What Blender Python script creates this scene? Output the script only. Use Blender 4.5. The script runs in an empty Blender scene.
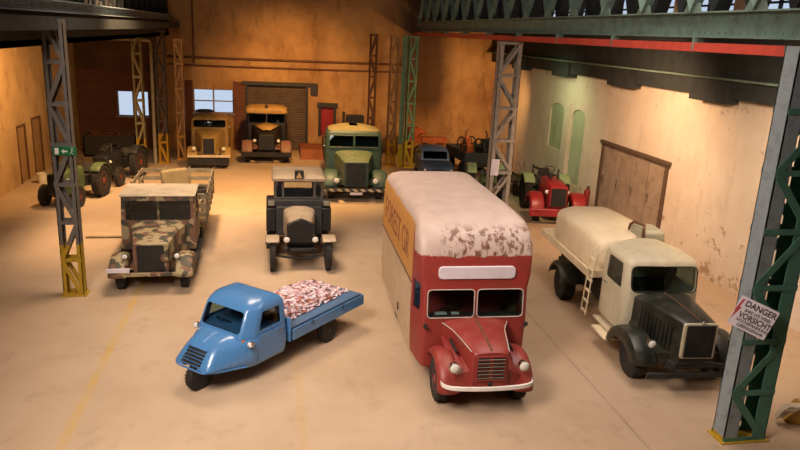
import bpy, bmesh, math, random
from mathutils import Vector, Matrix
random.seed(7)
R = math.radians
S = bpy.context.scene
COL = S.collection

# ------------------------------------------------------------------ materials
def lin(c):
    if isinstance(c, str):
        c = [int(c[i:i+2], 16) / 255 for i in (0, 2, 4)]
    return tuple(x / 12.92 if x <= .04045 else ((x + .055) / 1.055) ** 2.4 for x in c[:3]) + (1,)

def nodes(name):
    m = bpy.data.materials.new(name)
    m.use_nodes = True
    nt = m.node_tree
    return m, nt, nt.nodes, nt.links, nt.nodes['Principled BSDF']

def noise(N, L, scale, detail=4, rough=.6, coord='Object', vec=None, stretch=None):
    if vec is None:
        tc = N.new('ShaderNodeTexCoord'); vec = tc.outputs[coord]
    if stretch:
        mp = N.new('ShaderNodeMapping'); mp.inputs['Scale'].default_value = stretch
        L.new(vec, mp.inputs['Vector']); vec = mp.outputs[0]
    n = N.new('ShaderNodeTexNoise'); n.inputs['Scale'].default_value = scale
    n.inputs['Detail'].default_value = detail; n.inputs['Roughness'].default_value = rough
    L.new(vec, n.inputs['Vector'])
    return n.outputs['Fac']

def ramp(N, L, fac, stops, interp='LINEAR'):
    r = N.new('ShaderNodeValToRGB'); cr = r.color_ramp; cr.interpolation = interp
    while len(cr.elements) < len(stops): cr.elements.new(.5)
    for e, (p, c) in zip(cr.elements, stops):
        e.position = p; e.color = lin(c) if not isinstance(c, float) else (c, c, c, 1)
    L.new(fac, r.inputs[0])
    return r.outputs[0]

def mix(N, L, fac, a, b, mode='MIX'):
    m = N.new('ShaderNodeMix'); m.data_type = 'RGBA'; m.blend_type = mode
    if isinstance(fac, float): m.inputs[0].default_value = fac
    else: L.new(fac, m.inputs[0])
    for s, v in ((6, a), (7, b)):
        if isinstance(v, (str, tuple)): m.inputs[s].default_value = lin(v)
        else: L.new(v, m.inputs[s])
    return m.outputs[2]

def math_(N, L, op, a, b=None, c=None):
    m = N.new('ShaderNodeMath'); m.operation = op
    for i, v in enumerate((a, b, c)):
        if v is None: continue
        if isinstance(v, (int, float)): m.inputs[i].default_value = v
        else: L.new(v, m.inputs[i])
    return m.outputs[0]

def step(N, L, v, lo, hi):
    m = N.new('ShaderNodeMapRange'); m.inputs[1].default_value = lo; m.inputs[2].default_value = hi
    L.new(v, m.inputs[0]); return m.outputs[0]

def bump(N, L, B, h, s=.3, d=.02):
    b = N.new('ShaderNodeBump'); b.inputs['Strength'].default_value = s; b.inputs['Distance'].default_value = d
    L.new(h, b.inputs['Height']); L.new(b.outputs[0], B.inputs['Normal'])

MATS = {}
def paint(name, col, dirt='5a4a3a', amt=.25, rough=.45, metal=0., scale=3., bmp=.0, coat=0.):
    if name in MATS: return MATS[name]
    m, nt, N, L, B = nodes(name)
    f = noise(N, L, scale, 5, .65)
    k = step(N, L, f, .45, .8)
    k = math_(N, L, 'MULTIPLY', k, amt * 1.6)
    L.new(mix(N, L, k, col, dirt), B.inputs['Base Color'])
    rr = step(N, L, f, 0, 1)
    L.new(math_(N, L, 'MULTIPLY_ADD', rr, .3, rough - .15), B.inputs['Roughness'])
    B.inputs['Metallic'].default_value = metal
    B.inputs['Coat Weight'].default_value = coat
    if bmp:
        bump(N, L, B, noise(N, L, scale * 8, 4), bmp, .01)
    MATS[name] = m
    return m

def camo(name):
    m, nt, N, L, B = nodes(name)
    f = noise(N, L, 2.6, 2, .4)
    g = noise(N, L, 3.4, 2, .4, stretch=(1, 1.3, .8))
    c = ramp(N, L, f, [(0, '2c2d22'), (.48, '2c2d22'), (.5, '9a8a68'), (1, '9a8a68')])
    c = mix(N, L, step(N, L, g, .54, .57), c, '6b4636')
    c = mix(N, L, math_(N, L, 'MULTIPLY', noise(N, L, 12, 4), .25), c, '8a7a60')
    L.new(c, B.inputs['Base Color']); B.inputs['Roughness'].default_value = .6
    return m

def glass(name, tint=.35, col=(.75, .85, .85)):
    m = bpy.data.materials.new(name); m.use_nodes = True
    nt = m.node_tree; N = nt.nodes; L = nt.links; N.clear()
    out = N.new('ShaderNodeOutputMaterial')
    t = N.new('ShaderNodeBsdfTransparent'); t.inputs[0].default_value = (tint * col[0], tint * col[1], tint * col[2], 1)
    g = N.new('ShaderNodeBsdfGlossy'); g.inputs['Roughness'].default_value = .04
    lw = N.new('ShaderNodeLayerWeight'); lw.inputs[0].default_value = .5
    k = math_(N, L, 'POWER', lw.outputs['Facing'], 4.); k = math_(N, L, 'MULTIPLY_ADD', k, .6, .04)
    mx = N.new('ShaderNodeMixShader')
    L.new(k, mx.inputs[0]); L.new(t.outputs[0], mx.inputs[1]); L.new(g.outputs[0], mx.inputs[2])
    L.new(mx.outputs[0], out.inputs[0])
    return m

M = dict(
    trimgrey=paint('trim_grey', 'b8aea6', '8a7c70', .3, .4),
    teal=paint('teal_steel', '4a7c6c', '34483e', .4, .55),
    tyre=paint('rubber', '1d1b1a', '4a4038', .35, .85, scale=6),
    black=paint('black_paint', '17181b', '4b4036', .25, .45),
    dark=paint('dark_metal', '26282b', '4b3f34', .3, .6),
    chassis=paint('chassis_black', '1b1b1c', '463a30', .4, .75),
    chrome=paint('chrome', 'c9c9c6', '6a6257', .2, .2, 1.),
    lens=paint('lamp_lens', 'e8e8e2', 'b9b3a4', .3, .15, 0.),
    seat=paint('leather', 'b06a40', '2a1a12', .3, .6),
    darkseat=paint('dark_leather', '2d211c', '14100e', .3, .7),
    redpaint=paint('red_paint', '862c28', '9c5a44', .3, .45, scale=2.2),
    redseat=paint('red_cloth', 'b03430', '4a1a16', .3, .7),
    white=paint('white_paint', 'e4dfdb', 'a08f7e', .25, .45),
    blue=paint('blue_paint', '4678ad', '3a5470', .18, .3, scale=2.5, coat=.4),
    bluedark=paint('blue_dusty', '466488', '5a5450', .35, .55, scale=5),
    cream=paint('cream_paint', 'd6c4a6', 'a89470', .3, .5, scale=1.5),
    creamcab=paint('cream_cab', 'bfb59c', '8f8264', .3, .4),
    tankblack=paint('green_black_paint', '20231f', '54503f', .3, .4),
    yellow=paint('ochre_paint', 'ae8c50', '6b4c28', .4, .6),
    green=paint('green_paint', '2f4840', '5b5c44', .35, .5),
    greenroof=paint('green_faded', '86774e', '5e6248', .45, .7),  # yellowish light on the lorry roof top mixed into its paint
    tgreen=paint('tractor_green', '50603c', '3a3020', .4, .6),
    pale=paint('pale_green', '93a878', '6a6a44', .35, .6),
    wheelred=paint('wheel_red', '74321f', '4c2a1e', .5, .7),
    tractorred=paint('tractor_red', '94262a', '4c1a16', .25, .4),
    rust=paint('rust', '7c4528', '3c2418', .5, .8, scale=8),
    orange=paint('machine_orange', 'a8562a', '4a2a1a', .4, .6),
    grey=paint('grey_paint', '8d8578', '4e453a', .4, .6),
    canvas=paint('canvas', 'bfae94', '7c6c52', .35, .85, bmp=.2),
    wood=paint('old_wood', '8a7556', '4a3a28', .5, .85, scale=5),
    darkwood=paint('dark_wood', '4c3b2c', '261c14', .5, .85, scale=5),
    postgrey=paint('post_grey', '65625f', '3c2f26', .45, .6, scale=5),
    steelgreen=paint('steel_green', '6b8278', '3b3a30', .45, .6, scale=3),
    steelblue=paint('steel_bluegrey', '7a8892', '4a4a45', .35, .55, scale=3),
    steeldark=paint('steel_soot', '2e3334', '1d1a18', .5, .75, scale=2),
    rail=paint('rail_red', 'c04a3c', '7c3028', .3, .5),
    pipe=paint('pipe_paint', 'a79f88', '5e5140', .4, .55),
    brass=paint('brown_steel', '6a4630', '33231a', .5, .75),
    signwhite=paint('sign_white', 'd6cdd6', 'a89aa0', .25, .5),
    ink=paint('sign_ink', '2b2830', '2b2830', .0, .6),
    bolt=paint('sign_red', 'a83a40', 'a83a40', 0., .6),
    exitgreen=paint('sign_green', '14663c', '0c4028', .1, .4),
    plaster=None,
    glass=glass('glass_cab', .9),
    glassdark=glass('glass_dark', .8),
    winglass=glass('glass_window', .92, (.95, .98, 1.0)),
)

def two_tone(name, a, b, z, soft=.02):
    """paint that changes colour at height z above the foot of the post"""
    m, nt, N, L, B = nodes(name)
    tc = N.new('ShaderNodeTexCoord'); sp = N.new('ShaderNodeSeparateXYZ'); L.new(tc.outputs['Object'], sp.inputs[0])
    f = noise(N, L, 5, 5, .65)
    zz = math_(N, L, 'MULTIPLY_ADD', f, .12, sp.outputs[2])
    c = mix(N, L, step(N, L, zz, z, z + soft), a, b)
    c = mix(N, L, math_(N, L, 'MULTIPLY', step(N, L, f, .5, .8), .6), c, '3c2f26')
    L.new(c, B.inputs['Base Color']); B.inputs['Roughness'].default_value = .6
    return m

# ------------------------------------------------------------------ mesh builder
class MB:
    def __init__(s): s.bm = bmesh.new()
    def faces(s, vs, fs):
        v = [s.bm.verts.new(p) for p in vs]
        for f in fs:
            try: s.bm.faces.new([v[i] for i in f])
            except ValueError: pass
        return s
    def box(s, x0, x1, y0, y1, z0, z1, rot=None, at=None):
        vs = [Vector((x, y, z)) for z in (z0, z1) for y in (y0, y1) for x in (x0, x1)]
        if rot is not None:
            c = Vector(at) if at else Vector(((x0+x1)/2, (y0+y1)/2, (z0+z1)/2))
            vs = [c + rot @ (v - c) for v in vs]
        return s.faces(vs, [(0,2,3,1),(4,5,7,6),(0,1,5,4),(2,6,7,3),(0,4,6,2),(1,3,7,5)])
    def bar(s, p0, p1, w, h, up=(0, 0, 1)):
        p0, p1 = Vector(p0), Vector(p1); d = (p1 - p0).normalized(); u = Vector(up)
        if abs(d.dot(u)) > .98: u = Vector((0, 1, 0))
        a = d.cross(u).normalized(); b = a.cross(d).normalized()
        vs = [p + a * i * w / 2 + b * j * h / 2 for p in (p0, p1) for i, j in ((-1,-1),(1,-1),(1,1),(-1,1))]
        return s.faces(vs, [(0,3,2,1),(4,5,6,7),(0,1,5,4),(1,2,6,5),(2,3,7,6),(3,0,4,7)])
    def loft(s, rings, cap=(True, True), closed=True):
        n = len(rings[0]); vs = [s.bm.verts.new(p) for r in rings for p in r]
        for i in range(len(rings) - 1):
            for j in range(n if closed else n - 1):
                k = (j + 1) % n
                s.bm.faces.new([vs[i*n+j], vs[i*n+k], vs[(i+1)*n+k], vs[(i+1)*n+j]])
        if cap[0]: s.bm.faces.new([vs[j] for j in reversed(range(n))])
        if cap[1]: s.bm.faces.new([vs[(len(rings)-1)*n+j] for j in range(n)])
        return s
    def prism(s, poly, axis, a0, a1):
        def P(u, v, a): return {'x': (a, u, v), 'y': (u, a, v), 'z': (u, v, a)}[axis]
        return s.loft([[P(u, v, a) for u, v in poly] for a in (a0, a1)])
    def tube(s, pts, r, n=8, closed=False):
        pts = [Vector(p) for p in pts]; rings = []; prev = None
        for i, p in enumerate(pts):
            if closed: d = pts[(i+1) % len(pts)] - pts[i-1]
            else: d = pts[min(i+1, len(pts)-1)] - pts[max(i-1, 0)]
            d.normalize()
            if prev is None:
                u = Vector((0, 0, 1)) if abs(d.z) < .9 else Vector((1, 0, 0))
                a = d.cross(u).normalized()
            else: a = (prev - d * prev.dot(d)).normalized()
            prev = a; b = d.cross(a)
            rings.append([p + (a * math.cos(t) + b * math.sin(t)) * r for t in [2*math.pi*k/n for k in range(n)]])
        if closed:
            rings.append(rings[0]); return s.loft(rings, (False, False))
        return s.loft(rings)
    def lathe(s, prof, o=(0,0,0), axis='x', n=24):
        """prof: (radius, along)"""
        rings = []
        for r, h in prof:
            ring = []
            for k in range(n):
                t = 2*math.pi*k/n; a, b = max(r, 1e-4)*math.cos(t), max(r, 1e-4)*math.sin(t)
                p = {'x': (h, a, b), 'y': (a, h, b), 'z': (a, b, h)}[axis]
                ring.append(Vector(p) + Vector(o))
            rings.append(ring)
        return s.loft(rings)
    def fender(s, cx, cy, cz, Rf, prof, a0, a1, n=14):
        """sweep prof [(dx, dr)] round a wheel centre; angle 0 = front, 90 = top, 180 = rear"""
        rings = []
        for i in range(n + 1):
            a = R(a0 + (a1 - a0) * i / n)
            rr = Rf(math.degrees(a)) if callable(Rf) else Rf
            rings.append([(cx + dx, cy - math.cos(a) * (rr + dr), cz + math.sin(a) * (rr + dr)) for dx, dr in prof])
        return s.loft(rings, (False, False), closed=False)
    def build(s, name, mat, parent=None, bevel=0., solid=0., smooth=35, label=None, seg=2, offset=-1, weld=False):
        if weld: bmesh.ops.remove_doubles(s.bm, verts=s.bm.verts, dist=1e-4)
        bmesh.ops.recalc_face_normals(s.bm, faces=s.bm.faces)
        me = bpy.data.meshes.new(name); s.bm.to_mesh(me); s.bm.free()
        if mat: me.materials.append(mat)
        me.shade_smooth(); me.set_sharp_from_angle(angle=R(smooth))
        o = bpy.data.objects.new(name, me); COL.objects.link(o)
        if parent: o.parent = parent
        if solid:
            d = o.modifiers.new('solid', 'SOLIDIFY'); d.thickness = solid; d.offset = offset
        if bevel:
            b = o.modifiers.new('bevel', 'BEVEL'); b.width = bevel; b.segments = seg; b.limit_method = 'ANGLE'; b.angle_limit = R(40)
        if label: o['label'] = label
        return o

def bake(o):
    dg = bpy.context.evaluated_depsgraph_get(); dg.update()
    me = bpy.data.meshes.new_from_object(o.evaluated_get(dg)); old = o.data
    o.modifiers.clear(); o.data = me; me.name = old.name
def boolean(o, cut, op='DIFFERENCE'):
    bmesh.ops.recalc_face_normals(cut.bm, faces=cut.bm.faces)
    me = bpy.data.meshes.new('c'); cut.bm.to_mesh(me)
    c = bpy.data.objects.new('c', me); COL.objects.link(c)
    b = o.modifiers.new('b', 'BOOLEAN'); b.object = c; b.operation = op; b.solver = 'EXACT'
    bake(o); bpy.data.objects.remove(c)
    o.data.shade_smooth(); o.data.set_sharp_from_angle(angle=R(35))
    return o

def thing(name, label, cat, loc=(0, 0, 0), rz=0., group=None):
    o = bpy.data.objects.new(name, None); COL.objects.link(o)
    o.empty_display_size = .2
    o.location = loc; o.rotation_euler = (0, 0, R(rz)); return tag(o, label, cat, group)
def tag(o, label, cat, group=None, kind=None):
    if label: o['label'] = label
    if cat: o['category'] = cat
    if group: o['group'] = group
    if kind: o['kind'] = kind
    return o
def struct(o): o['kind'] = 'structure'; return o

def rpoly(pts, rad, n=4):
    """round the corners of a 2-D polygon"""
    out = []; m = len(pts)
    for i, p in enumerate(pts):
        r = rad[i] if isinstance(rad, (list, tuple)) else rad
        p = Vector(p); a = Vector(pts[i-1]) - p; b = Vector(pts[(i+1) % m]) - p
        la, lb = a.length, b.length; a.normalize(); b.normalize()
        ang = a.angle(b, math.pi); t = min(r / max(math.tan(ang/2), 1e-3), la*.48, lb*.48)
        t = max(t, 1e-3)
        q0, q1 = p + a*t, p + b*t
        for k in range(n + 1):
            u = k / n; out.append(tuple((q0*(1-u)**2 + p*2*u*(1-u) + q1*u*u)))
    return out
def rrect(x0, x1, z0, z1, r, n=4): return rpoly([(x0,z0),(x1,z0),(x1,z1),(x0,z1)], r, n)

def cabring(z, w, yf, yb, rf, rb, wf=None, yc=None, bow=0.):
    """plan outline at height z (front is -y)"""
    wf = w if wf is None else wf
    yc = yf + rf * 1.6 + .02 if yc is None else yc
    pts = [(-w, yb), (-w, yc), (-wf, yf), (0, yf - bow), (wf, yf), (w, yc), (w, yb)]
    P = rpoly(pts, [rb, .2, rf, .5, rf, .2, rb], 4)
    return [(x, y, z) for x, y in P]
def offset_rings(rings, d):
    out = []
    for r in rings:
        cx = sum(p[0] for p in r)/len(r); cy = sum(p[1] for p in r)/len(r)
        hx = max(abs(p[0]-cx) for p in r); hy = max(abs(p[1]-cy) for p in r)
        out.append([(cx + (p[0]-cx)*(1+d/hx), cy + (p[1]-cy)*(1+d/hy), p[2]) for p in r])
    return out
def shell(name, rings, mat, parent, cuts, thick=.04):
    o = MB().loft(rings).build(name, mat, solid=thick)
    bake(o)
    for c in cuts: boolean(o, c())
    o.parent = parent
    return o
def pane(name, rings, mat, parent, cut, inset=-.015, thick=.008, label=None):
    o = MB().loft(offset_rings(rings, inset)).build(name, mat, solid=thick); bake(o)
    boolean(o, cut(), 'INTERSECT'); o.parent = parent
    if label: o['label'] = label
    return o
def panel(name, rings, mat, parent, cut, less=None, out=.008, thick=.02):
    o = MB().loft(offset_rings(rings, out)).build(name, mat, solid=thick); bake(o)
    boolean(o, cut(), 'INTERSECT')
    if less: boolean(o, less())
    o.parent = parent
    return o

# ------------------------------------------------------------------ vehicle parts
def wheel(parent, x, y, r, w, rim=None, side=None, twin=False, rr=.55):
    side = side or (1 if x > 0 else -1)
    rim = rim or M['dark']
    mb = MB(); h = w/2
    mb.lathe([(r*rr, -h*.8), (r*.72, -h), (r*.93, -h*.98), (r*.99, -h*.7), (r, -h*.3), (r, h*.3), (r*.99, h*.7), (r*.93, h*.98), (r*.72, h), (r*rr, h*.8)], axis='x', n=32)
    for k in range(28):                                 # tread blocks
        a = 2*math.pi*k/28
        for s in (-1, 1):
            c = Vector((s*h*.5, math.cos(a + s*.05)*r, math.sin(a + s*.05)*r)); rot = Matrix.Rotation(a, 3, 'X')
            mb.box(c.x-h*.38, c.x+h*.38, c.y-.012, c.y+.012, c.z-r*.06, c.z+r*.06, rot)
    o = mb.build('wheel', M['tyre'], parent); o.location = (x, y, r)
    mb = MB(); s = side
    mb.lathe([(r*.56, s*h*.75), (r*.5, s*h*.85), (r*.46, s*h*.5), (r*.3, s*h*.45), (r*.22, s*h*.8), (r*.12, s*h*.95), (0, s*h*.95)], axis='x', n=24)
    for k in range(6):
        a = 2*math.pi*k/6; mb.lathe([(.014, s*h*.45), (.014, s*h*.62), (0, s*h*.62)], (0, math.cos(a)*r*.38, math.sin(a)*r*.38), 'x', 6)
    mb.build('rim', rim, o)
    return o

def headlight(parent, x, y, z, r=.11, mat=None, tilt=0, stalk=None):
    mb = MB().lathe([(r*.2, r*1.5), (r*.6, r*1.3), (r*.9, r*.7), (r, .0), (r*.96, -r*.2), (r*.86, -r*.2), (r*.8, 0)], axis='y', n=20)
    if stalk: mb.tube([(0, r*.5, -r*.6), (stalk[0], stalk[1], stalk[2])], r*.18, 6)
    o = mb.build('headlight', mat or M['chrome'], parent); o.location = (x, y, z)
    MB().lathe([(r*.84, -r*.1), (r*.7, -r*.26), (r*.4, -r*.36), (0, -r*.4)], axis='y', n=20).build('lens', M['lens'], o, label='pale glass lamp lens')
    return o

DOME = lambda hw, d=.1, c=.03: [(-hw, -d), (-hw*.97, -d*.35), (-hw*.8, c*.3), (-hw*.4, c*.9), (0, c), (hw*.4, c*.9), (hw*.8, c*.3), (hw*.97, -d*.35), (hw, -d)]

def hood(parent, secs, mat, name='hood', zb=None):
    """secs: (y, half width bottom, half width top, z bottom, z shoulder, z top)"""
    rings = []
    for y, wb, wt, zb_, zs, zt in secs:
        ring = [(-wb, y, zb_), (-wb*.5-wt*.5, y, (zb_+zs)/2), (-wt, y, zs)]
        for k in range(1, 8):
            a = math.pi * k / 8
            ring.append((-wt*math.cos(a)*(1 - .06*math.sin(a)), y, zs + (zt - zs)*math.sin(a)**.75))
        ring += [(wt, y, zs), (wb*.5+wt*.5, y, (zb_+zs)/2), (wb, y, zb_)]
        rings.append(ring)
    return MB().loft(rings).build(name, mat, parent, smooth=40)

def bars(parent, x0, x1, y, z0, z1, n, mat, vertical=True, name='grille', rake=0., th=.012):
    mb = MB()
    for i in range(n):
        t = (i + .5) / n
        if vertical:
            x = x0 + (x1-x0)*t; mb.bar((x, y, z0), (x, y + rake, z1), th, th*2, (0,1,0))
        else:
            z = z0 + (z1-z0)*t; mb.bar((x0, y + rake*t, z), (x1, y + rake*t, z), th*2, th)
    return mb.build(name, mat, parent)

def steering(parent, x, y, z, r=.2, tilt=35):
    mb = MB(); rot = Matrix.Rotation(R(-tilt), 3, 'X')
    pts = [Vector((x, y, z)) + rot @ Vector((math.cos(t)*r, math.sin(t)*r, 0)) for t in [2*math.pi*k/20 for k in range(20)]]
    mb.tube(pts, .014, 6, True)
    for k in (0, 7, 13): mb.bar(Vector((x, y, z)), pts[k], .015, .01)
    mb.tube([(x, y, z), Vector((x, y, z)) + rot @ Vector((0, 0, -.55))], .018, 6)
    return mb.build('steering_wheel', M['black'], parent)

def bench(parent, x0, x1, y0, y1, z, mat, back=.5):
    mb = MB().box(x0, x1, y0, y1, z-.14, z)
    mb.box(x0, x1, y1-.06, y1+.08, z-.05, z+back, Matrix.Rotation(R(-8), 3, 'X'))
    return mb.build('seat', mat, parent, bevel=.04)

def chassis(parent, hw, y0, y1, z, axles, tr, rails=.07):
    mb = MB()
    for s in (-1, 1):
        mb.box(s*hw - .035, s*hw + .035, y0, y1, z - .08, z + .08)
    n = max(2, int((y1-y0)/1.0))
    for i in range(n + 1):
        y = y0 + .1 + (y1-y0-.2)*i/n; mb.box(-hw, hw, y-.04, y+.04, z-.05, z+.05)
    for ya, r in axles:
        mb.tube([(-tr, ya, r), (tr, ya, r)], .05, 8)
        mb.lathe([(.02, -.14), (.13, -.08), (.15, 0), (.13, .08), (.02, .14)], (0, ya, r), 'x', 14)
        for s in (-1, 1):                               # leaf springs
            mb.tube([(s*hw, ya-.5, z-.07), (s*hw, ya-.2, r-.02+.06), (s*hw, ya, r+.06-.02), (s*hw, ya+.2, r-.02+.06), (s*hw, ya+.5, z-.07)], .03, 6)
    return mb.build('chassis', M['chassis'], parent)

# ================================================================== red removal van
def red_van():
    t = thing('removal_van', 'red long-nosed removal van with rust-streaked whitish domed roof and cream sides', 'van', (4.08, 11.92, 0), -1.2)
    zs = [(.42, 1.16, 1.06, .55, 1.35), (.6, 1.18, 1.08, .52, 1.35), (1.44, 1.2, 1.09, .52, 1.3), (2.08, 1.2, 1.09, .6, 1.3),
          (2.22, 1.2, 1.12, .62, 1.1), (2.34, 1.2, 1.15, .64, .95), (2.68, 1.2, 1.16, .66, .92)]
    rings = [cabring(z, w, yf, 5.9, .1, .1, wf, yc) for z, w, wf, yf, yc in zs]
    for z, w, yf, yb, r in [(2.86, 1.2, .7, 5.9, .26), (3.04, 1.2, .78, 5.9, .32), (3.2, 1.19, .91, 5.88, .38), (3.33, 1.15, 1.1, 5.84, .45), (3.43, 1.06, 1.36, 5.76, .5), (3.5, .9, 1.7, 5.62, .5), (3.54, .6, 2.2, 5.4, .4), (3.555, .25, 2.8, 5.1, .2)]:
        rings.append(cabring(z, w, yf, yb, r, .2, w*.985, yf + r*1.1))
    # body paint: red cab, whitish streaked roof, ochre board along the side, cream lower side
    m, nt, N, L, B = nodes('van_body_paint')
    tc = N.new('ShaderNodeTexCoord'); sp = N.new('ShaderNodeSeparateXYZ'); L.new(tc.outputs['Object'], sp.inputs[0])
    n1 = noise(N, L, 3, 5, .6); n2 = noise(N, L, 14, 5, .7, stretch=(1, 1, .25)); n3 = noise(N, L, 7, 5, .65, stretch=(1.2, 1.2, .45))
    red = mix(N, L, math_(N, L, 'MULTIPLY', step(N, L, n1, .45, .8), .35), '8c2f2a', '70402f')
    low = mix(N, L, math_(N, L, 'MULTIPLY', step(N, L, n1, .4, .75), .6), 'c4ab8c', '9c8466')
    och = mix(N, L, math_(N, L, 'MULTIPLY', step(N, L, n2, .4, .75), .6), 'c48c48', '9a6a3a')
    side = mix(N, L, step(N, L, sp.outputs[2], 2.0, 2.02), low, och)
    c = mix(N, L, step(N, L, sp.outputs[1], 1.32, 1.34), red, side)
    roofc = mix(N, L, math_(N, L, 'MULTIPLY', step(N, L, n1, .35, .8), .5), 'bca69c', '97847a')
    # rust streaks down the front of the dome
    band = math_(N, L, 'MULTIPLY', step(N, L, sp.outputs[1], 1.35, 1.0), step(N, L, sp.outputs[2], 3.34, 3.2))
    xb = math_(N, L, 'ADD', sp.outputs[0], .62); band = math_(N, L, 'MULTIPLY', band, step(N, L, xb, -.25, .15))
    rf = math_(N, L, 'MULTIPLY', step(N, L, n3, .5, .56), band)
    roofc = mix(N, L, rf, roofc, '6c4430')
    streak = math_(N, L, 'MULTIPLY', step(N, L, n2, .48, .7), band)
    roofc = mix(N, L, math_(N, L, 'MULTIPLY', streak, .5), roofc, '8c7a72')
    zz = math_(N, L, 'MULTIPLY_ADD', n1, .22, sp.outputs[2])
    edge = math_(N, L, 'ADD', math_(N, L, 'MULTIPLY', step(N, L, sp.outputs[1], 1.2, 1.3), .5), 2.86)
    c = mix(N, L, step(N, L, math_(N, L, 'SUBTRACT', zz, edge), 0, .02), c, roofc)
    L.new(c, B.inputs['Base Color']); B.inputs['Roughness'].default_value = .5
    bump(N, L, B, n3, .08, .01)
    wl = lambda: MB().prism(rrect(-1.0, -.03, 1.5, 2.08, .09), 'y', -.2, .72)
    wr = lambda: MB().prism(rrect(.03, 1.0, 1.5, 2.08, .09), 'y', -.2, .72)
    def sd(s):
        def f():
            return MB().prism([(.74, 1.58), (1.2, 1.5), (1.22, 2.14), (.78, 2.14)], 'x', min(s*.9, s*1.5), max(s*.9, s*1.5))
        return f
    body = shell('body', rings, m, t, [wl, wr, sd(-1), sd(1)], .05)
    for w in (wl, wr): pane('windscreen', rings, M['glass'], t, w)
    for s in (-1, 1): pane('side_window', rings, M['glass'], t, sd(s))
    for x0, x1 in ((-1.0, -.03), (.03, 1.0)):
        mb = MB(); mb.tube([(x, .51 + .08*(z-1.44)/.64, z) for x, z in rrect(x0, x1, 1.5, 2.08, .09)], .012, 6, True)
        mb.build('windscreen_frame', M['trimgrey'], t)
    MB().prism(rrect(-.8, .8, 2.3, 2.56, .1), 'y', .595, .66).build('name_board', M['signwhite'], t, bevel=.01, label='blank white rounded board over the windscreen')
    # lettering on the ochre board
    cu = bpy.data.curves.new('lettering', 'FONT'); cu.body = 'FOREST GR'; cu.size = .85; cu.extrude = .004; cu.align_x = 'CENTER'
    to = bpy.data.objects.new('lettering', cu); COL.objects.link(to)
    dg = bpy.context.evaluated_depsgraph_get(); me = bpy.data.meshes.new_from_object(to.evaluated_get(dg)); bpy.data.objects.remove(to)
    lo = bpy.data.objects.new('lettering', me); COL.objects.link(lo); lo.parent = t
    me.materials.clear(); me.materials.append(paint('faded_lettering', '7d4a34', 'a8763e', .9, .7, scale=9))
    lo.matrix_local = Matrix.Translation((-1.204, 3.6, 2.32)) @ Matrix.Rotation(R(-90), 4, 'Z') @ Matrix.Rotation(R(90), 4, 'X') @ Matrix.Diagonal((.82, 1, 1, 1))
    lo['label'] = 'faded brown capital letters on ochre board'
    MB().box(-1.214, -1.19, 1.34, 5.8, 1.96, 2.0).build('side_moulding', M['brass'], t)
    # hood
    rp = M['redpaint']
    hood(t, [(-.74, .34, .32, .62, 1.26, 1.32), (-.68, .38, .36, .6, 1.3, 1.37), (-.3, .45, .43, .6, 1.33, 1.42), (.2, .58, .55, .6, 1.36, 1.47), (.58, .72, .69, .6, 1.38, 1.5)], rp)
    for s in (-1, 1):
        MB().tube([(s*.365, -.66, 1.31), (s*.435, -.3, 1.345), (s*.535, .2, 1.375), (s*.69, .54, 1.395)], .011, 6).build('hood_trim', M['trimgrey'], t)
        MB().prism(rpoly([(-.3, 1.1), (.5, 1.1), (.5, 1.22), (-.3, 1.18)], .03), 'x', min(s*.56, s*.575), max(s*.56, s*.575)).build('louvre', M['dark'], t)
    MB().tube([(0, -.7, 1.365), (0, -.3, 1.425), (0, .2, 1.475), (0, .56, 1.505)], .02, 6).build('hood_hinge', M['brass'], t, label='brown strip down the middle of the hood')
    MB().prism(rrect(-.3, .3, .74, 1.27, .05), 'y', -.765, -.735).build('grille_frame', rp, t, bevel=.01)
    g = MB()
    for s in (-1, 1):
        for k in range(6):
            z = .8 + k*.076; g.box(min(s*.03, s*.26), max(s*.03, s*.26), -.775, -.76, z, z+.05)
    g.build('grille', M['black'], t, label='black grille slots in two columns')
    bars(t, -.26, .26, -.785, .79, 1.24, 6, M['grey'], False, 'grille_bar', th=.007)
    # fenders
    for s in (-1, 1):
        rf = lambda a: .57 + (.06 * (1 - a/60) if a < 60 else 0) + (.22 * max(0, a-110)/80)
        mb = MB().fender(s*.78, 0, .42, rf, [(-.27, -.13), (-.26, -.04), (-.2, .03), (-.05, .06), (.06, .05), (.14, .01), (.17, -.04), (.175, -.09)] if s > 0 else [(-.175, -.09), (-.17, -.04), (-.14, .01), (-.06, .05), (.05, .06), (.2, .03), (.26, -.04), (.27, -.13)], 2, 178, 18)
        mb.build('fender', rp, t, solid=.02)
        # apron between fender and hood
        MB().loft([[(s*.33, -.66, .55), (s*.33, -.66, .95), (s*.62, -.6, .8), (s*.62, -.6, .55)], [(s*.5, .5, .55), (s*.5, .5, 1.2), (s*.7, .5, 1.1), (s*.7, .5, .55)]]).build('fender_apron', rp, t)
        headlight(t, s*.68, -.68, 1.0, .11)
        MB().box(min(s*.98, s*1.03), max(s*.98, s*1.03), .95, 1.05, 1.25, 1.27).build('door_handle', M['chrome'], t)
    mb = MB(); P = [(-.95, -.55), (-.93, -.66), (-.88, -.74), (-.78, -.8), (-.6, -.84), (-.3, -.87), (0, -.88), (.3, -.87), (.6, -.84), (.78, -.8), (.88, -.74), (.93, -.66), (.95, -.55)]
    mb.loft([[(x*.96, y-.02, .61), (x*.96, y+.03, .61), (x*.96, y+.03, .685), (x*.96, y-.02, .685)] for x, y in P]); mb.build('bumper', M['white'], t, bevel=.01)
    MB().lathe([(.03, -.03), (.045, 0), (.02, .03)], (0, -.775, .69), 'y', 10).build('crank_hole', M['black'], t)
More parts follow.
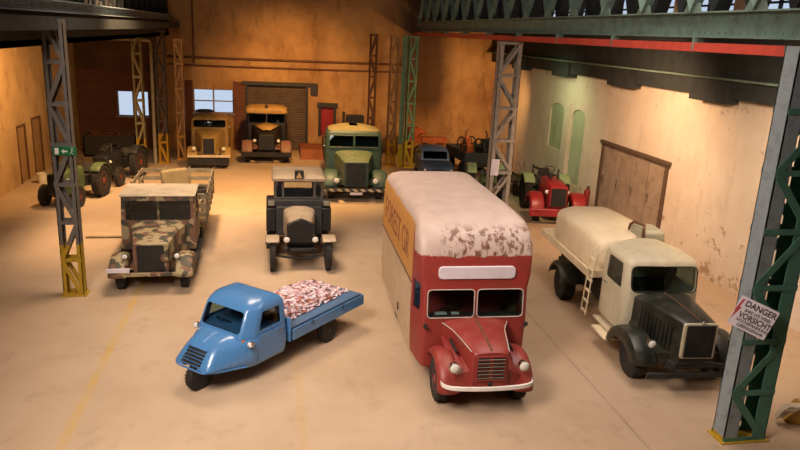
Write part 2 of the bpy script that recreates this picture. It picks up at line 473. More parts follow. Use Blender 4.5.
    # mirrors
    for s in (-1, 1):
        MB().tube([(s*.95, .55, 1.25), (s*1.05, .42, 1.3), (s*1.05, .4, 1.36)], .01, 6).lathe([(.05, 0), (.05, .02), (0, .025)], (s*1.05, .4, 1.38), 'y', 12).build('mirror', M['dark'], t)
    chassis(t, .42, -.6, 5.5, .55, [(0, .43), (4.1, .43)], .7)
    for s in (-1, 1):
        wheel(t, s*.8, 0, .43, .22, M['redpaint']); wheel(t, s*.9, 4.1, .43, .26)
    steering(t, -.42, .95, 1.52, .21)
    bench(t, -.85, .85, 1.2, 1.65, 1.3, M['redseat'], .5)
    MB().box(-1.15, 1.15, 1.95, 2.0, .5, 2.6).build('bulkhead', M['redseat'], t)
    MB().box(-1.0, 1.0, .62, .85, 1.3, 1.49).build('dashboard', M['dark'], t, bevel=.03)
    MB().box(-.8, -.55, .68, .8, 1.5, 1.52).box(-.45, -.3, .68, .76, 1.5, 1.53).build('papers', M['white'], t)
    MB().box(-1.21, -1.18, 2.85, 2.9, .72, .9).build('side_latch', M['black'], t)
    return t
red_van()

# ================================================================== blue three-wheeler
def tri():
    t = thing('three_wheeler_pickup', 'glossy light blue three-wheeled pickup with a single front wheel', 'pickup', (-1.4, 12.78, 0), -42.5)
    bl = M['blue']
    # lower shell and nose: plan rings
    def ring(z, wn, yn, wc, yb, r, ym=.75):
        P = rpoly([(-wc, yb), (-wc, ym), (-wn, yn), (wn, yn), (wc, ym), (wc, yb)], [.05, .4, r, r, .4, .05], 5)
        return [(x, y, z) for x, y in P]
    low = [ring(.36, .42, -.1, .7, 1.72, .14), ring(.42, .46, -.18, .73, 1.72, .16), ring(.5, .47, -.24, .745, 1.72, .17), ring(.58, .46, -.23, .755, 1.72, .18),
           ring(.72, .42, -.13, .765, 1.72, .2), ring(.86, .37, .0, .76, 1.72, .2), ring(.95, .33, .12, .75, 1.72, .2), ring(1.01, .32, .32, .73, 1.72, .18, .8), ring(1.05, .32, .5, .71, 1.72, .12, .86)]
    low = [[(x, y, z + max(0, .6-z)*.55*min(1, max(0, (.9-y)/1.0))) for x, y, z in rr_] for rr_ in low]
    shell('body', low, bl, t, [lambda: MB().box(-.2, .2, -.3, .36, .2, .66)], .02)
    # greenhouse
    gh = [cabring(z, w, yf, yb, r, .06, wf, yc) for z, w, wf, yf, yc, yb, r in [
        (1.0, .735, .58, .5, .8, 1.73, .12), (1.1, .73, .58, .56, .82, 1.73, .12), (1.5, .7, .55, .74, .98, 1.72, .12), (1.56, .68, .54, .8, 1.03, 1.7, .15),
        (1.62, .64, .5, .9, 1.12, 1.67, .2), (1.67, .55, .42, 1.02, 1.22, 1.6, .2), (1.7, .38, .28, 1.17, 1.34, 1.52, .15), (1.71, .17, .12, 1.3, 1.4, 1.48, .05)]]
    ws = lambda: MB().prism(rpoly([(-.54, 1.09), (.54, 1.09), (.51, 1.5), (-.51, 1.5)], .08), 'y', .2, .9)
    def sw(s): return lambda: MB().prism(rpoly([(.92, 1.09), (1.58, 1.09), (1.56, 1.47), (1.06, 1.47)], .04), 'x', min(s*.4, s*.9), max(s*.4, s*.9))
    rw = lambda: MB().prism(rrect(-.45, .45, 1.14, 1.48, .05), 'y', 1.6, 1.9)
    shell('cab', gh, bl, t, [ws, sw(-1), sw(1), rw], .03)
    pane('windscreen', gh, M['glass'], t, ws)
    for s in (-1, 1): pane('side_window', gh, M['glass'], t, sw(s))
    pane('rear_window', gh, M['glass'], t, rw)
    mb = MB(); mb.tube([(x, .55 + (z-1.09)*.45 + .05*(abs(x)/.54)**4, z) for x, z in rpoly([(-.54, 1.09), (.54, 1.09), (.51, 1.5), (-.51, 1.5)], .08)], .011, 6, True); mb.build('windscreen_seal', M['black'], t)
    for s in (-1, 1):
        d = MB().prism(rpoly([(.86, .46), (1.6, .46), (1.6, 1.02), (.9, 1.02)], .03), 'x', min(s*.755, s*.77), max(s*.755, s*.77)).build('door', bl, t, bevel=.004)
        MB().tube([(s*.77, 1.45, .95), (s*.8, 1.45, .95), (s*.8, 1.56, .95)], .012, 6).build('door_handle', M['chrome'], d)
        headlight(t, s*.77, .62, .93, .07)
    # nose ridge, grille slots, badge strip
    g = MB()
    for k in range(5):
        z = .62 + k*.052; y = -.235 + (z-.6)*.86
        g.prism(rpoly([(-.26+k*.004, z), (.26-k*.004, z), (.25-k*.004, z+.03), (-.25+k*.004, z+.03)], .01), 'y', y - .012, y + .05)
    o = g.build('grille', M['black'], t, label='five dark horizontal grille slots'); 
    g = MB()
    for k in range(6):
        z = .608 + k*.052; y = -.235 + (z-.6)*.86; g.tube([(-.3, y+.02, z), (-.2, y-.004, z+.002), (.2, y-.004, z+.002), (.3, y+.02, z)], .01, 6)
    g.build('grille_bar', bl, t)
    MB().loft([[(x-.02, y, z), (x+.02, y, z), (x+.0, y, z+.02)] for x, y, z in [(0, .1, .945), (0, .3, 1.01), (0, .48, 1.05)]]).build('hood_ridge', bl, t)
    MB().tube([(-.7, .6, .44), (-.5, -.02, .5), (-.4, -.22, .53), (-.3, -.25, .53), (.3, -.25, .53), (.4, -.22, .53), (.5, -.02, .5), (.7, .6, .44)], .02, 8).build('bumper_bead', bl, t)
    # load bed
    MB().box(-.76, .76, 1.86, 4.42, .8, .86).build('bed_floor', M['bluedark'], t, bevel=.005)
    for s in (-1, 1):
        MB().box(min(s*.8, s*.83), max(s*.8, s*.83), 1.86, 4.42, .58, .83).build('bed_side', bl, t, bevel=.008)
        for y in (2.5, 3.6): MB().tube([(s*.76, y, .82), (s*.85, y, .84), (s*.85, y, .74)], .012, 6).build('latch', M['dark'], t)
    MB().box(-.83, .83, 4.44, 4.47, .58, .83).build('tailgate', bl, t, bevel=.008)
    MB().box(-.78, .78, 1.8, 1.86, .55, 1.08).build('headboard', bl, t, bevel=.01)
    # underneath
    mb = MB().box(-.4, .4, 1.5, 4.3, .48, .6); mb.tube([(-.72, 3.25, .29), (.72, 3.25, .29)], .05, 8)
    for s in (-1, 1): mb.tube([(s*.4, 2.7, .5), (s*.4, 3.25, .34), (s*.4, 3.8, .5)], .03, 6)
    mb.tube([(0, 0, .28), (0, .35, .55), (0, .8, .5)], .05, 8); mb.box(-.3, .3, .4, 1.6, .38, .5)
    mb.build('chassis', M['chassis'], t)
    wheel(t, 0, 0, .3, .16, side=-1)
    for s in (-1, 1): wheel(t, s*.66, 3.25, .29, .16)
    steering(t, -.28, .95, 1.08, .17)
    bench(t, -.6, .6, 1.25, 1.6, .8, M['seat'], .42)
    MB().box(-.64, .64, .56, .68, .9, .99).build('dashboard', M['seat'], t, bevel=.02)
    return t
TRI = tri()
# heap of printed scraps on the bed
def heap():
    mb = MB(); rnd = random.Random(3)
    me_cols = ['d8b8c0', 'c9a0a8', 'a8503c', 'e6dcde', '6a4a58', 'b87a5c', '8a4038']
    def hgt(u, v): return .22*max(0, 1-abs((u+.16)/.62)**3)*max(0, 1-abs((v-.3)/1.3)**3)
    n = 26; base = []
    for i in range(n+1):
        base.append([(-.74+1.16*j/14, 1.9+2.3*i/n, .862 + hgt(-.74+1.16*j/14, -.7+2.3*i/n) + rnd.uniform(0, .03)) for j in range(15)])
    mb.loft([[Vector(p) for p in r] for r in base], (False, False), False)
    for k in range(1500):
        u = rnd.uniform(-.72, .5 - .12*rnd.random()); v = rnd.uniform(0.02, 2.45)
        if v > 1.9 and rnd.random() < .6: continue
        h = .865 + hgt(u, v-.7)
        c = Vector((u, 1.9+v, h + rnd.uniform(.0, .035)))
        r = Matrix.Rotation(rnd.uniform(0, 6.3), 3, 'Z') @ Matrix.Rotation(rnd.uniform(-.5, .5), 3, 'X')
        a, b = rnd.uniform(.05, .09), rnd.uniform(.025, .045)
        p = [c + r @ Vector(q) for q in ((-a, -b, 0), (0, -b*1.1, .012), (a, -b, 0), (a, b, 0), (0, b*1.1, .014), (-a, b, 0))]
        mb.faces(p, [(0, 1, 4, 5), (1, 2, 3, 4)])
    m, nt, N, L, B = nodes('printed_scraps')
    tc = N.new('ShaderNodeTexCoord'); vr = N.new('ShaderNodeTexVoronoi'); vr.inputs['Scale'].default_value = 14; L.new(tc.outputs['Object'], vr.inputs['Vector'])
    sp = N.new('ShaderNodeSeparateColor'); L.new(vr.outputs['Color'], sp.inputs[0])
    c = ramp(N, L, sp.outputs[0], [(0, 'd8bcc6'), (.3, 'bf8a8c'), (.42, 'e0d4da'), (.66, 'a8644c'), (.76, 'd4c0c8'), (.93, '5c4450')], 'CONSTANT')
    L.new(c, B.inputs['Base Color']); B.inputs['Roughness'].default_value = .5
    o = mb.build('scrap_heap', m, solid=.002)
    o.matrix_world = Matrix.Translation((-1.4, 12.78, 0)) @ Matrix.Rotation(R(-42.5), 4, 'Z')
    return tag(o, 'heap of small pink, white and rust printed scraps on the blue pickup bed', 'heap', kind='stuff')
heap()

# ================================================================== generic bonneted truck
def truck(name, label, cat, loc, rz, p):
    t = thing(name, label, cat, loc, rz)
    g = lambda k, d=None: p.get(k, d)
    body, hd, fm = p['body'], g('hoodmat', p['body']), g('fender', p['body'])
    W = p['w']; yw = p['yw']; hz = p['zw0']; z1 = p['zw1']; zr = p['zr']; yb = p['yb']; zf = g('zfloor', .6)
    rk = g('rake', .06); r = g('cr', .16); cw = g('crown', .1)
    rings = [cabring(z, w, yf, yb, rf, .1, bow=g('bow', .03)) for z, w, yf, rf in [
        (zf, W*.97, yw, r*.6), (zf+.1, W, yw, r*.6), (hz-.05, W, yw, r), (z1, W*.97, yw+rk, r), (z1+(zr-z1)*.4, W*.95, yw+rk+.03, r), (z1+(zr-z1)*.75, W*.88, yw+rk+.1, r), (zr, W*.72, yw+rk+.22, r), (zr+cw*.5, W*.4, yw+rk+.4, r*.7), (zr+cw*.6, W*.15, yw+rk+.55, r*.3)]]
    ww = W*.86
    if g('split', True):
        wins = [(-ww, -.03), (.03, ww)]
    else: wins = [(-ww, ww)]
    cr = g('wr', .05)
    cuts = [(lambda a=a, b=b: MB().prism(rrect(a, b, hz, z1, cr), 'y', yw-.3, yw+rk+.12)) for a, b in wins]
    dy0, dy1 = yw + .22, min(yb - .12, yw + 1.15)
    def side(s): return lambda: MB().prism(rpoly([(dy0+.04, hz), (dy1-.05, hz), (dy1-.08, z1-.01), (dy0+.1, z1-.01)], [.03, .08, .12, .05]), 'x', min(s*W*.7, s*W*1.2), max(s*W*.7, s*W*1.2))
    def door(s): return lambda: MB().prism(rpoly([(dy0, zf+.12), (dy1, zf+.12), (dy1, z1+.06), (dy0+.1, z1+.06)], .06), 'x', min(s*W*.7, s*W*1.2), max(s*W*.7, s*W*1.2))
    shell('cab', rings, body, t, cuts + [side(-1), side(1)], .035)
    for c in cuts: pane('windscreen', rings, g('glass', M['glass']), t, c)
    for s in (-1, 1):
        pane('side_window', rings, g('glass', M['glass']), t, side(s))
        d = panel('door', rings, body, t, door(s), side(s))
        MB().tube([(s*W*1.0, dy1-.2, hz-.12), (s*(W+.045), dy1-.2, hz-.12), (s*(W+.045), dy1-.08, hz-.12)], .012, 6).build('door_handle', M['chrome'], d)
    for c0, c1 in wins:
        if g('wframe'):
            MB().tube([(x, yw - .03 + rk*(z-hz)/(z1-hz) - .02*(1-abs(x)/W), z) for x, z in rrect(c0, c1, hz, z1, cr)], .014, 6, True).build('windscreen_frame', p['wframe'], t)
    if g('roofmat'):
        MB().loft(offset_rings([x for x in rings[-4:]], .012)[:] ).build('roof', p['roofmat'], t, label=g('rooflabel'))
        t.children[-1].location.z = .012
    if g('visor'):
        MB().box(-W*.85, W*.85, yw-.12, yw+rk+.05, z1+.02, z1+.05).build('sun_visor', p['visor'], t, bevel=.01)
    # hood
    hw0, hw1, hy, hz0 = p['hw0'], p['hw1'], p['hy'], p['hz0']; ht = g('hzt', hz-.02)
    zb = g('hzb', .6)
    hood(t, [(hy, hw0*.96, hw0*.9, zb, hz0-.1, hz0-.03), (hy+.05, hw0, hw0*.96, zb, hz0-.06, hz0), (hy*.4+yw*.6, (hw0+hw1)/2*1.02, (hw0+hw1)/2, zb, (hz0+ht)/2-.07, (hz0+ht)/2+.03), (yw+.02, hw1*1.02, hw1, zb, ht-.12, ht)], hd)
    MB().tube([(0, hy+.05, hz0+.005), (0, hy*.4+yw*.6, (hz0+ht)/2+.036), (0, yw, ht+.008)], .012, 6).build('hood_hinge', g('hinge', hd), t)
    if g('louvre'):
        for s in (-1, 1):
            mb = MB()
            for k in range(9):
                y = hy + .3 + k*(yw-hy-.5)/9; x = hw0 + (hw1-hw0)*(y-hy)/(yw-hy)
                mb.bar((s*(x+.012), y, zb+.25), (s*(x+.012), y, hz0-.25), .012, .03)
            mb.build('louvre', p['louvre'], t)
    # radiator
    gz0, gz1 = g('gz0', zb), hz0 - .07; gw = hw0 * g('gwf', .84)
    MB().prism(rrect(-hw0*.97, hw0*.97, gz0-.04, hz0-.03, .06), 'y', hy-.05, hy+.02).build('radiator_shell', g('radmat', hd), t, bevel=.015)
    MB().prism(rrect(-gw, gw, gz0, gz1, .04), 'y', hy-.06, hy-.045).build('radiator_core', M['black'], t)
    bars(t, -gw, gw, hy-.062, gz0, gz1, g('nb', 11), g('barmat', M['dark']), g('vert', True))
    # fenders, wheels
    fr, tr, wr = g('fr', .6), p['tr'], p['wr_']; fh = g('fhw', .24)
    for s in (-1, 1):
        rf = lambda a: fr + (.12*(1-a/55) if a < 55 else 0) + g('ftail', .25)*max(0, a-115)/65
        MB().fender(s*(tr+.02), 0, wr, rf, DOME(fh, g('fdrop', .12), .05), g('fa0', 8), 178, 18).build('fender', fm, t, solid=.02, label=g('flabel'))
        x0 = hw0*.9
        MB().loft([[(s*x0, hy+.25, zb-.05), (s*x0, hy+.25, zb+.2), (s*(tr-fh+.05), hy+.3, wr+fr*.55), (s*(tr-fh+.05), hy+.3, zb-.05)], [(s*hw1*.95, yw-.02, zb-.05), (s*hw1*.95, yw-.02, zb+.5), (s*(tr-fh+.1), yw-.02, wr+fr*.6), (s*(tr-fh+.1), yw-.02, zb-.05)]]).build('fender_apron', fm, t)
        if g('lamp', True):
            headlight(t, s*g('lx', .7), g('ly', hy+.1), g('lz', 1.0), g('lr', .1), g('lmat'), stalk=g('stalk'))
        wheel(t, s*tr, 0, wr, g('ww_', .2), g('rim')); wheel(t, s*g('tr2', tr), p['wb'], wr, g('ww2', .28), g('rim'))
        if g('mirror', False):
            MB().tube([(s*W, yw+.15, z1-.1), (s*(W+.14), yw+.02, z1-.1), (s*(W+.14), yw, z1-.25)], .01, 6).box(s*(W+.14)-.05, s*(W+.14)+.05, yw-.02, yw, z1-.42, z1-.22).build('mirror', M['dark'], t)
        MB().box(min(s*W*.8, s*(W+.1)), max(s*W*.8, s*(W+.1)), .75, yb, zf-.16, zf-.12).build('running_board', g('board', M['chassis']), t, bevel=.01)
    bw, bz = g('bw', W+.05), g('bz', .5); by = hy - g('bo', .25)
    MB().box(-bw, bw, by-.03, by+.03, bz-g('bh', .08), bz+g('bh', .08)).box(-.42, -.34, by, hy+.3, bz-.05, bz+.03).box(.34, .42, by, hy+.3, bz-.05, bz+.03).build('bumper', g('bmat', M['chassis']), t, bevel=.012)
    chassis(t, .42, hy, p['len'], g('zc', .58), [(0, wr), (p['wb'], wr)], tr-.08)
    MB().box(-W*.9, W*.9, yw+.05, yw+.2, hz-.2, hz-.04).build('dashboard', M['dark'], t, bevel=.03)
    steering(t, -W*.42, yw+.35, hz+.02, .2); bench(t, -W*.85, W*.85, yb-.55, yb-.15, zf+.42, M['darkseat'], .5)
    return t

def flatbed(t, hw, y0, y1, z, h, mat, n=3, posts=5, solid=False, floor=None):
    MB().box(-hw, hw, y0, y1, z-.08, z).box(-hw*.9, hw*.9, y0+.1, y0+.2, z-.2, z-.08).box(-hw*.9, hw*.9, y1-.3, y1-.2, z-.2, z-.08).build('bed_floor', floor or M['wood'], t)
    def rack(a, b, nm):
        mb = MB(); a = Vector(a); b = Vector(b); up = Vector((0, 0, 1)); d = (b-a).normalized(); nrm = d.cross(up)
        if solid: mb.bar(a + up*h/2, b + up*h/2, .035, h)
        else:
            for k in range(n): mb.bar(a + up*h*(k+.6)/n, b + up*h*(k+.6)/n, .03, h/n*.5)
        m = max(2, int((b-a).length/.8)+1)
        for k in range(m): q = a.lerp(b, k/(m-1)); mb.bar(q + up*(-.12), q + up*(h+.02), .05, .05)
        mb.build(nm, mat, t)
    rack((-hw, y0, z), (-hw, y1, z), 'side_rack'); rack((hw, y0, z), (hw, y1, z), 'side_rack'); rack((-hw, y1, z), (hw, y1, z), 'tailgate'); rack((-hw, y0, z), (hw, y0, z), 'headboard')

# camouflaged lorry
CM = camo('camouflage')
t = truck('camouflage_lorry', 'camouflage-painted flatbed army lorry with pale canvas cab roof and slatted sides', 'truck', (-3.14, 18.55, 0), 1.5, dict(
    body=CM, w=1.03, yw=1.42, zw0=1.5, zw1=2.1, zr=2.16, yb=2.9, zfloor=.62, rake=.02, cr=.04, crown=.02, bow=.0, wr=.02, split=True,
    hw0=.46, hw1=.76, hy=-.38, hz0=1.38, hzt=1.5, hzb=.58, gwf=.75, nb=7, mirror=False, radmat=CM, barmat=M['chassis'],
    tr=.82, wr_=.4, wb=4.35, tr2=.86, fr=.52, fhw=.25, fdrop=.26, ftail=.3, lx=.66, ly=-.38, lz=1.0, lr=.085, lmat=M['dark'], bw=1.06, bz=.55, bh=.05, bo=.18, bmat=CM, len=6.9, glass=M['glassdark'], ww_=.22))
MB().box(-1.04, 1.04, 1.36, 2.95, 2.2, 2.24).build('cab_roof', M['canvas'], t, bevel=.015, label='flat pale canvas-coloured cab roof')
MB().box(-1.02, -.25, 1.4, 1.95, 2.242, 2.26).build('roof_hatch', M['canvas'], t, bevel=.006)
MB().box(-.98, .98, 1.36, 1.42, 2.08, 2.2).build('roof_rail', CM, t)
MB().box(-1.08, -.5, -.72, -.69, .66, .78).build('number_plate', M['signwhite'], t, bevel=.005, label='blank white number plate strip on the left wing')
MB().lathe([(.04, .1), (.1, .05), (.1, -.02), (0, -.04)], (.36, -.5, .98), 'y', 16).build('blackout_lamp', CM, t)
flatbed(t, 1.24, 3.05, 7.2, 1.05, .86, paint('rack_wood', '9c8c70', '4f4a38', .6, .8, scale=3), 3)
for s in (-1, 1): MB().fender(s*.95, 4.35, .4, .56, DOME(.22, .06, .02), 20, 160, 12).build('rear_mudguard', CM, t, solid=.02)
def in_bed(x, y, z, loc=(-3.14, 18.55), rz=1.5):
    v = Matrix.Rotation(R(rz), 3, 'Z') @ Vector((x, y, z)); return (v.x+loc[0], v.y+loc[1], v.z)
a = thing('bench_seat', 'old upholstered tan seat riding in the camouflage lorry bed', 'seat', in_bed(.2, 5.9, 1.05), 40); a.scale = (.95, 1.1, 1.05)
MB().box(-.55, .55, -.3, .3, .12, .4).build('seat_cushion', M['wood'], a, bevel=.08, seg=3)
MB().box(-.55, .55, .22, .4, .3, .95, Matrix.Rotation(R(-12), 3, 'X')).build('backrest', paint('faded_cloth', '8f7c56', '5c4a30', .4, .9), a, bevel=.09, seg=3)
for x in (-.45, .45):
    for y in (-.22, .22): MB().box(x-.03, x+.03, y-.03, y+.03, 0, .13).build('leg', M['darkwood'], a)
a = MB().lathe([(.2, -.09), (.3, -.12), (.4, -.1), (.43, 0), (.4, .1), (.3, .12), (.2, .09), (.2, -.09)], axis='z', n=32).build('spare_tyre', M['tyre'])
a.location = in_bed(.76, 6.6, 1.18); tag(a, 'black spare tyre lying flat in the camouflage lorry bed', 'tyre')
a = MB()
for k in range(5): a.bar((-.25+.0, -.5+k*.25, 0), (-.25, -.5+k*.25, .45), .03, .03).bar((.25, -.5+k*.25, 0), (.25, -.5+k*.25, .45), .03, .03).bar((-.25, -.5+k*.25, .45), (.25, -.5+k*.25, .45), .03, .03)
a.bar((-.25, -.5, .45), (-.25, .5, .45), .03, .03).bar((.25, -.5, .45), (.25, .5, .45), .03, .03).bar((-.25, -.5, .05), (-.25, .5, .05), .03, .03).bar((.25, -.5, .05), (.25, .5, .05), .03, .03)
a = a.build('metal_frame', M['pipe']); a.location = in_bed(.8, 4.1, 1.07); tag(a, 'pale tubular metal frame standing in the camouflage lorry bed', 'frame')

# green lorry
t = truck('green_lorry', 'large dark green bonneted lorry with sun-faded roof and striped bumper', 'truck', (3.58, 28.95, 0), -3, dict(
    body=M['green'], w=1.2, yw=1.0, zw0=1.98, zw1=2.46, zr=2.72, yb=2.5, zfloor=.75, rake=.08, cr=.2, crown=.16, bow=.04, split=True, wframe=M['green'], roofmat=M['greenroof'], rooflabel='sun-faded yellowish roof',
    hoodmat=paint('green_hood', '55644c', '8a7c52', .5, .6), hw0=.5, hw1=.8, hy=-.72, hz0=1.68, hzt=1.86, hzb=.7, gwf=.8, nb=9, barmat=M['green'], radmat=M['green'],
    tr=.98, wr_=.5, wb=4.3, fr=.66, fhw=.32, fdrop=.22, lx=.78, ly=-.82, lz=.92, lr=.13, bw=1.26, bz=.55, bh=.07, bo=.22, len=7.0, ww_=.26))
m, nt, N, L, B = nodes('striped_bumper'); wv = N.new('ShaderNodeTexWave'); wv.inputs['Scale'].default_value = 2.0; wv.bands_direction = 'DIAGONAL'
tc = N.new('ShaderNodeTexCoord'); L.new(tc.outputs['Object'], wv.inputs['Vector']); L.new(ramp(N, L, wv.outputs['Fac'], [(0, '3a3530'), (.5, 'b8ae98')], 'CONSTANT'), B.inputs['Base Color'])
MB().box(-1.26, 1.26, -.99, -.965, .5, .6).build('bumper_stripes', m, t, label='pale and dark diagonal stripes')
MB().box(-.25, .25, -.99, -.975, .36, .47).build('number_plate', M['signwhite'], t)
flatbed(t, 1.2, 2.7, 6.9, 1.15, .6, M['darkwood'], 3); t.scale = (1.05, 1.05, 1.04)

# yellow lorry
t = truck('yellow_lorry', 'ochre yellow lorry with black bumper parked below the bright back window', 'truck', (-3.05, 35.75, 0), 2, dict(
    body=M['yellow'], w=.93, yw=.8, zw0=1.88, zw1=2.25, zr=2.45, yb=2.3, zfloor=.7, rake=.06, cr=.2, crown=.12, split=False, wr=.1, glass=M['glassdark'],
    hw0=.32, hw1=.75, hy=-.66, hz0=1.6, hzt=1.84, hzb=.75, gwf=.86, nb=7, radmat=M['yellow'],
    tr=.8, wr_=.42, wb=3.2, fr=.56, fhw=.28, fdrop=.25, lx=.72, ly=-.6, lz=1.0, lr=.11, lmat=M['yellow'], bw=1.02, bz=.66, bh=.06, bo=.15, bmat=M['cream'], len=4.6))
MB().box(-.98, .98, -.78, -.72, .18, .55).build('front_apron', M['black'], t, bevel=.02, label='black lower front panel')
flatbed(t, 1.0, 2.45, 4.6, 1.1, .5, M['yellow'], 3)
a = MB().lathe([(.0, 0), (.35, .02), (.48, .06), (.5, .1), (.3, .16), (0, .17)], axis='z', n=24).build('roof_dish', M['dark'], t); a.location = (-.25, 1.4, 2.57); a.scale = (1, .6, 1)

# black lorry
t = truck('black_lorry', 'black lorry with yellow roof peak and bonnet patch before the roller shutter', 'truck', (-.2, 37.3, 0), 0, dict(
    body=M['black'], w=1.1, yw=1.0, zw0=1.95, zw1=2.42, zr=2.75, yb=2.25, zfloor=.8, rake=.05, cr=.22, crown=.1, split=True, glass=M['glassdark'],
    hw0=.42, hw1=.82, hy=-.55, hz0=1.55, hzt=1.9, hzb=.75, nb=9,
    fender=paint('fender_brown', '8a6450', '4c2c20', .35, .6), flabel='reddish brown front wing', tr=1.0, wr_=.48, wb=2.6, fr=.62, fhw=.3, fdrop=.22, lx=.62, ly=-.5, lz=1.2, lr=.09, bw=1.3, bz=.5, bh=.12, bo=.2, len=3.3, ww_=.26))
rg = [cabring(2.46, 1.12, 1.0, 2.25, .25, .15), cabring(2.55, 1.13, .97, 2.27, .25, .15), cabring(2.72, 1.1, 1.02, 2.25, .25, .15), cabring(2.82, .9, 1.2, 2.1, .25, .15), cabring(2.86, .5, 1.45, 1.9, .2, .1)]
MB().loft(rg).build('roof', M['yellow'], t, label='yellow domed roof')
MB().loft([[(-.2, -.2, 1.7), (0, -.25, 1.73), (.2, -.2, 1.7)], [(-.5, .35, 1.8), (0, .3, 1.86), (.5, .35, 1.8)], [(-.72, .92, 1.84), (0, .95, 1.97), (.72, .92, 1.84)]], (False, False), False).build('bonnet_patch', M['yellow'], t, solid=.02, offset=1, label='yellow top of the bonnet')
MB().prism([(-.1, 2.8), (.1, 2.8), (0, 2.98)], 'y', 1.0, 1.06).build('roof_sign', M['dark'], t)
MB().box(-1.1, 1.1, 2.35, 3.3, .95, 1.5).build('rear_box', M['black'], t, bevel=.03)

# tanker
t = truck('tanker_lorry', 'cream and black long-nosed tanker lorry with ladder behind the cab door', 'truck', (8.7, 12.45, 0), -4, dict(
    body=M['creamcab'], w=.9, yw=.8, zw0=1.63, zw1=2.21, zr=2.38, yb=2.15, zfloor=.62, rake=.1, cr=.28, crown=.2, bow=.05, split=False, wr=.14, wframe=M['black'], glass=M['glassdark'],
    hoodmat=M['tankblack'], hw0=.38, hw1=.68, hy=-.85, hz0=1.62, hzt=1.62, hzb=.6, gz0=.85, gwf=.82, nb=15, radmat=M['creamcab'], barmat=M['chassis'], louvre=M['black'], hinge=M['brass'],
    fender=M['tankblack'], tr=.92, wr_=.45, wb=4.55, tr2=.86, fr=.57, fhw=.27, fdrop=.25, ftail=.35, lx=.9, ly=-.68, lz=1.05, lr=.1, bw=1.1, bz=.5, bh=.06, bo=.16, len=6.3, board=M['canvas'], ww_=.24, ww2=.34))
for x in (-.5, .5): MB().tube([(x, -1.0, .55), (x, -1.04, .76), (x*.2, -1.04, .8)], .02, 6).build('guard_tube', M['black'], t)
MB().tube([(-.75, -1.02, .7), (.75, -1.02, .7)], .022, 8).build('guard_rail', M['black'], t)
# tank body
def trect(y, hw, z0, z1, r=.4):
    return [(x, y, z) for x, z in rpoly([(-hw, z0), (hw, z0), (hw, z1-.12), (hw*.5, z1), (-hw*.5, z1), (-hw, z1-.12)], [.08, .08, .3, .5, .5, .3], 4)]
MB().loft([trect(2.55, .6, 1.65, 2.1), trect(2.57, .8, 1.52, 2.26), trect(2.7, .9, 1.45, 2.4), trect(4.2, .92, 1.45, 2.45), trect(5.65, .9, 1.45, 2.4), trect(5.85, .82, 1.52, 2.28), trect(5.92, .6, 1.65, 2.05)]).build('tank', M['cream'], t, smooth=50)
MB().box(-1.16, 1.16, 2.35, 6.1, 1.4, 1.45).box(-1.16, -1.12, 2.35, 6.1, 1.45, 1.6).box(1.12, 1.16, 2.35, 6.1, 1.45, 1.6).box(-1.16, 1.16, 6.06, 6.1, 1.45, 1.6).box(-1.16, 1.16, 2.35, 2.39, 1.45, 1.6).build('side_tray', M['cream'], t, bevel=.01)
MB().box(-.5, .5, 2.7, 6.0, .66, 1.4).build('sub_frame', M['chassis'], t)
MB().box(.12, .7, 2.32, 3.1, 2.2, 2.62).build('hatch_box', paint('hatch_grey', 'a8a28a', '7a7058', .3, .6), t, bevel=.09, seg=3)
MB().tube([(.1, 2.3, 2.4), (.1, 2.32, 2.66), (.2, 2.5, 2.72), (.12, 2.9, 2.7), (.1, 3.05, 2.6), (.1, 3.1, 2.45)], .035, 8).build('hatch_rail', M['brass'], t)
mb = MB()
for s in (-.14, .14): mb.tube([(-1.2, 2.27+s, .5), (-1.15, 2.27+s, 1.5), (-1.08, 2.27+s, 2.1), (-.95, 2.27+s, 2.2)], .018, 6)
for k in range(6): mb.box(-1.21+.012*k, -1.15+.012*k, 2.13, 2.41, .55+k*.27, .585+k*.27)
mb.build('ladder', M['cream'], t)
for s in (-1, 1):
    MB().fender(s*.92, 4.55, .45, .62, DOME(.26, .1, .02), 15, 165, 14).build('rear_mudguard', M['tankblack'], t, solid=.02)
MB().box(-1.2, -.8, .9, 1.7, .38, .43).build('step_board', M['cream'], t, bevel=.01)
MB().lathe([(.028, .0), (.035, .04), (0, .08)], (0, -.93, 1.6), 'z', 10).build('radiator_cap', M['chrome'], t)
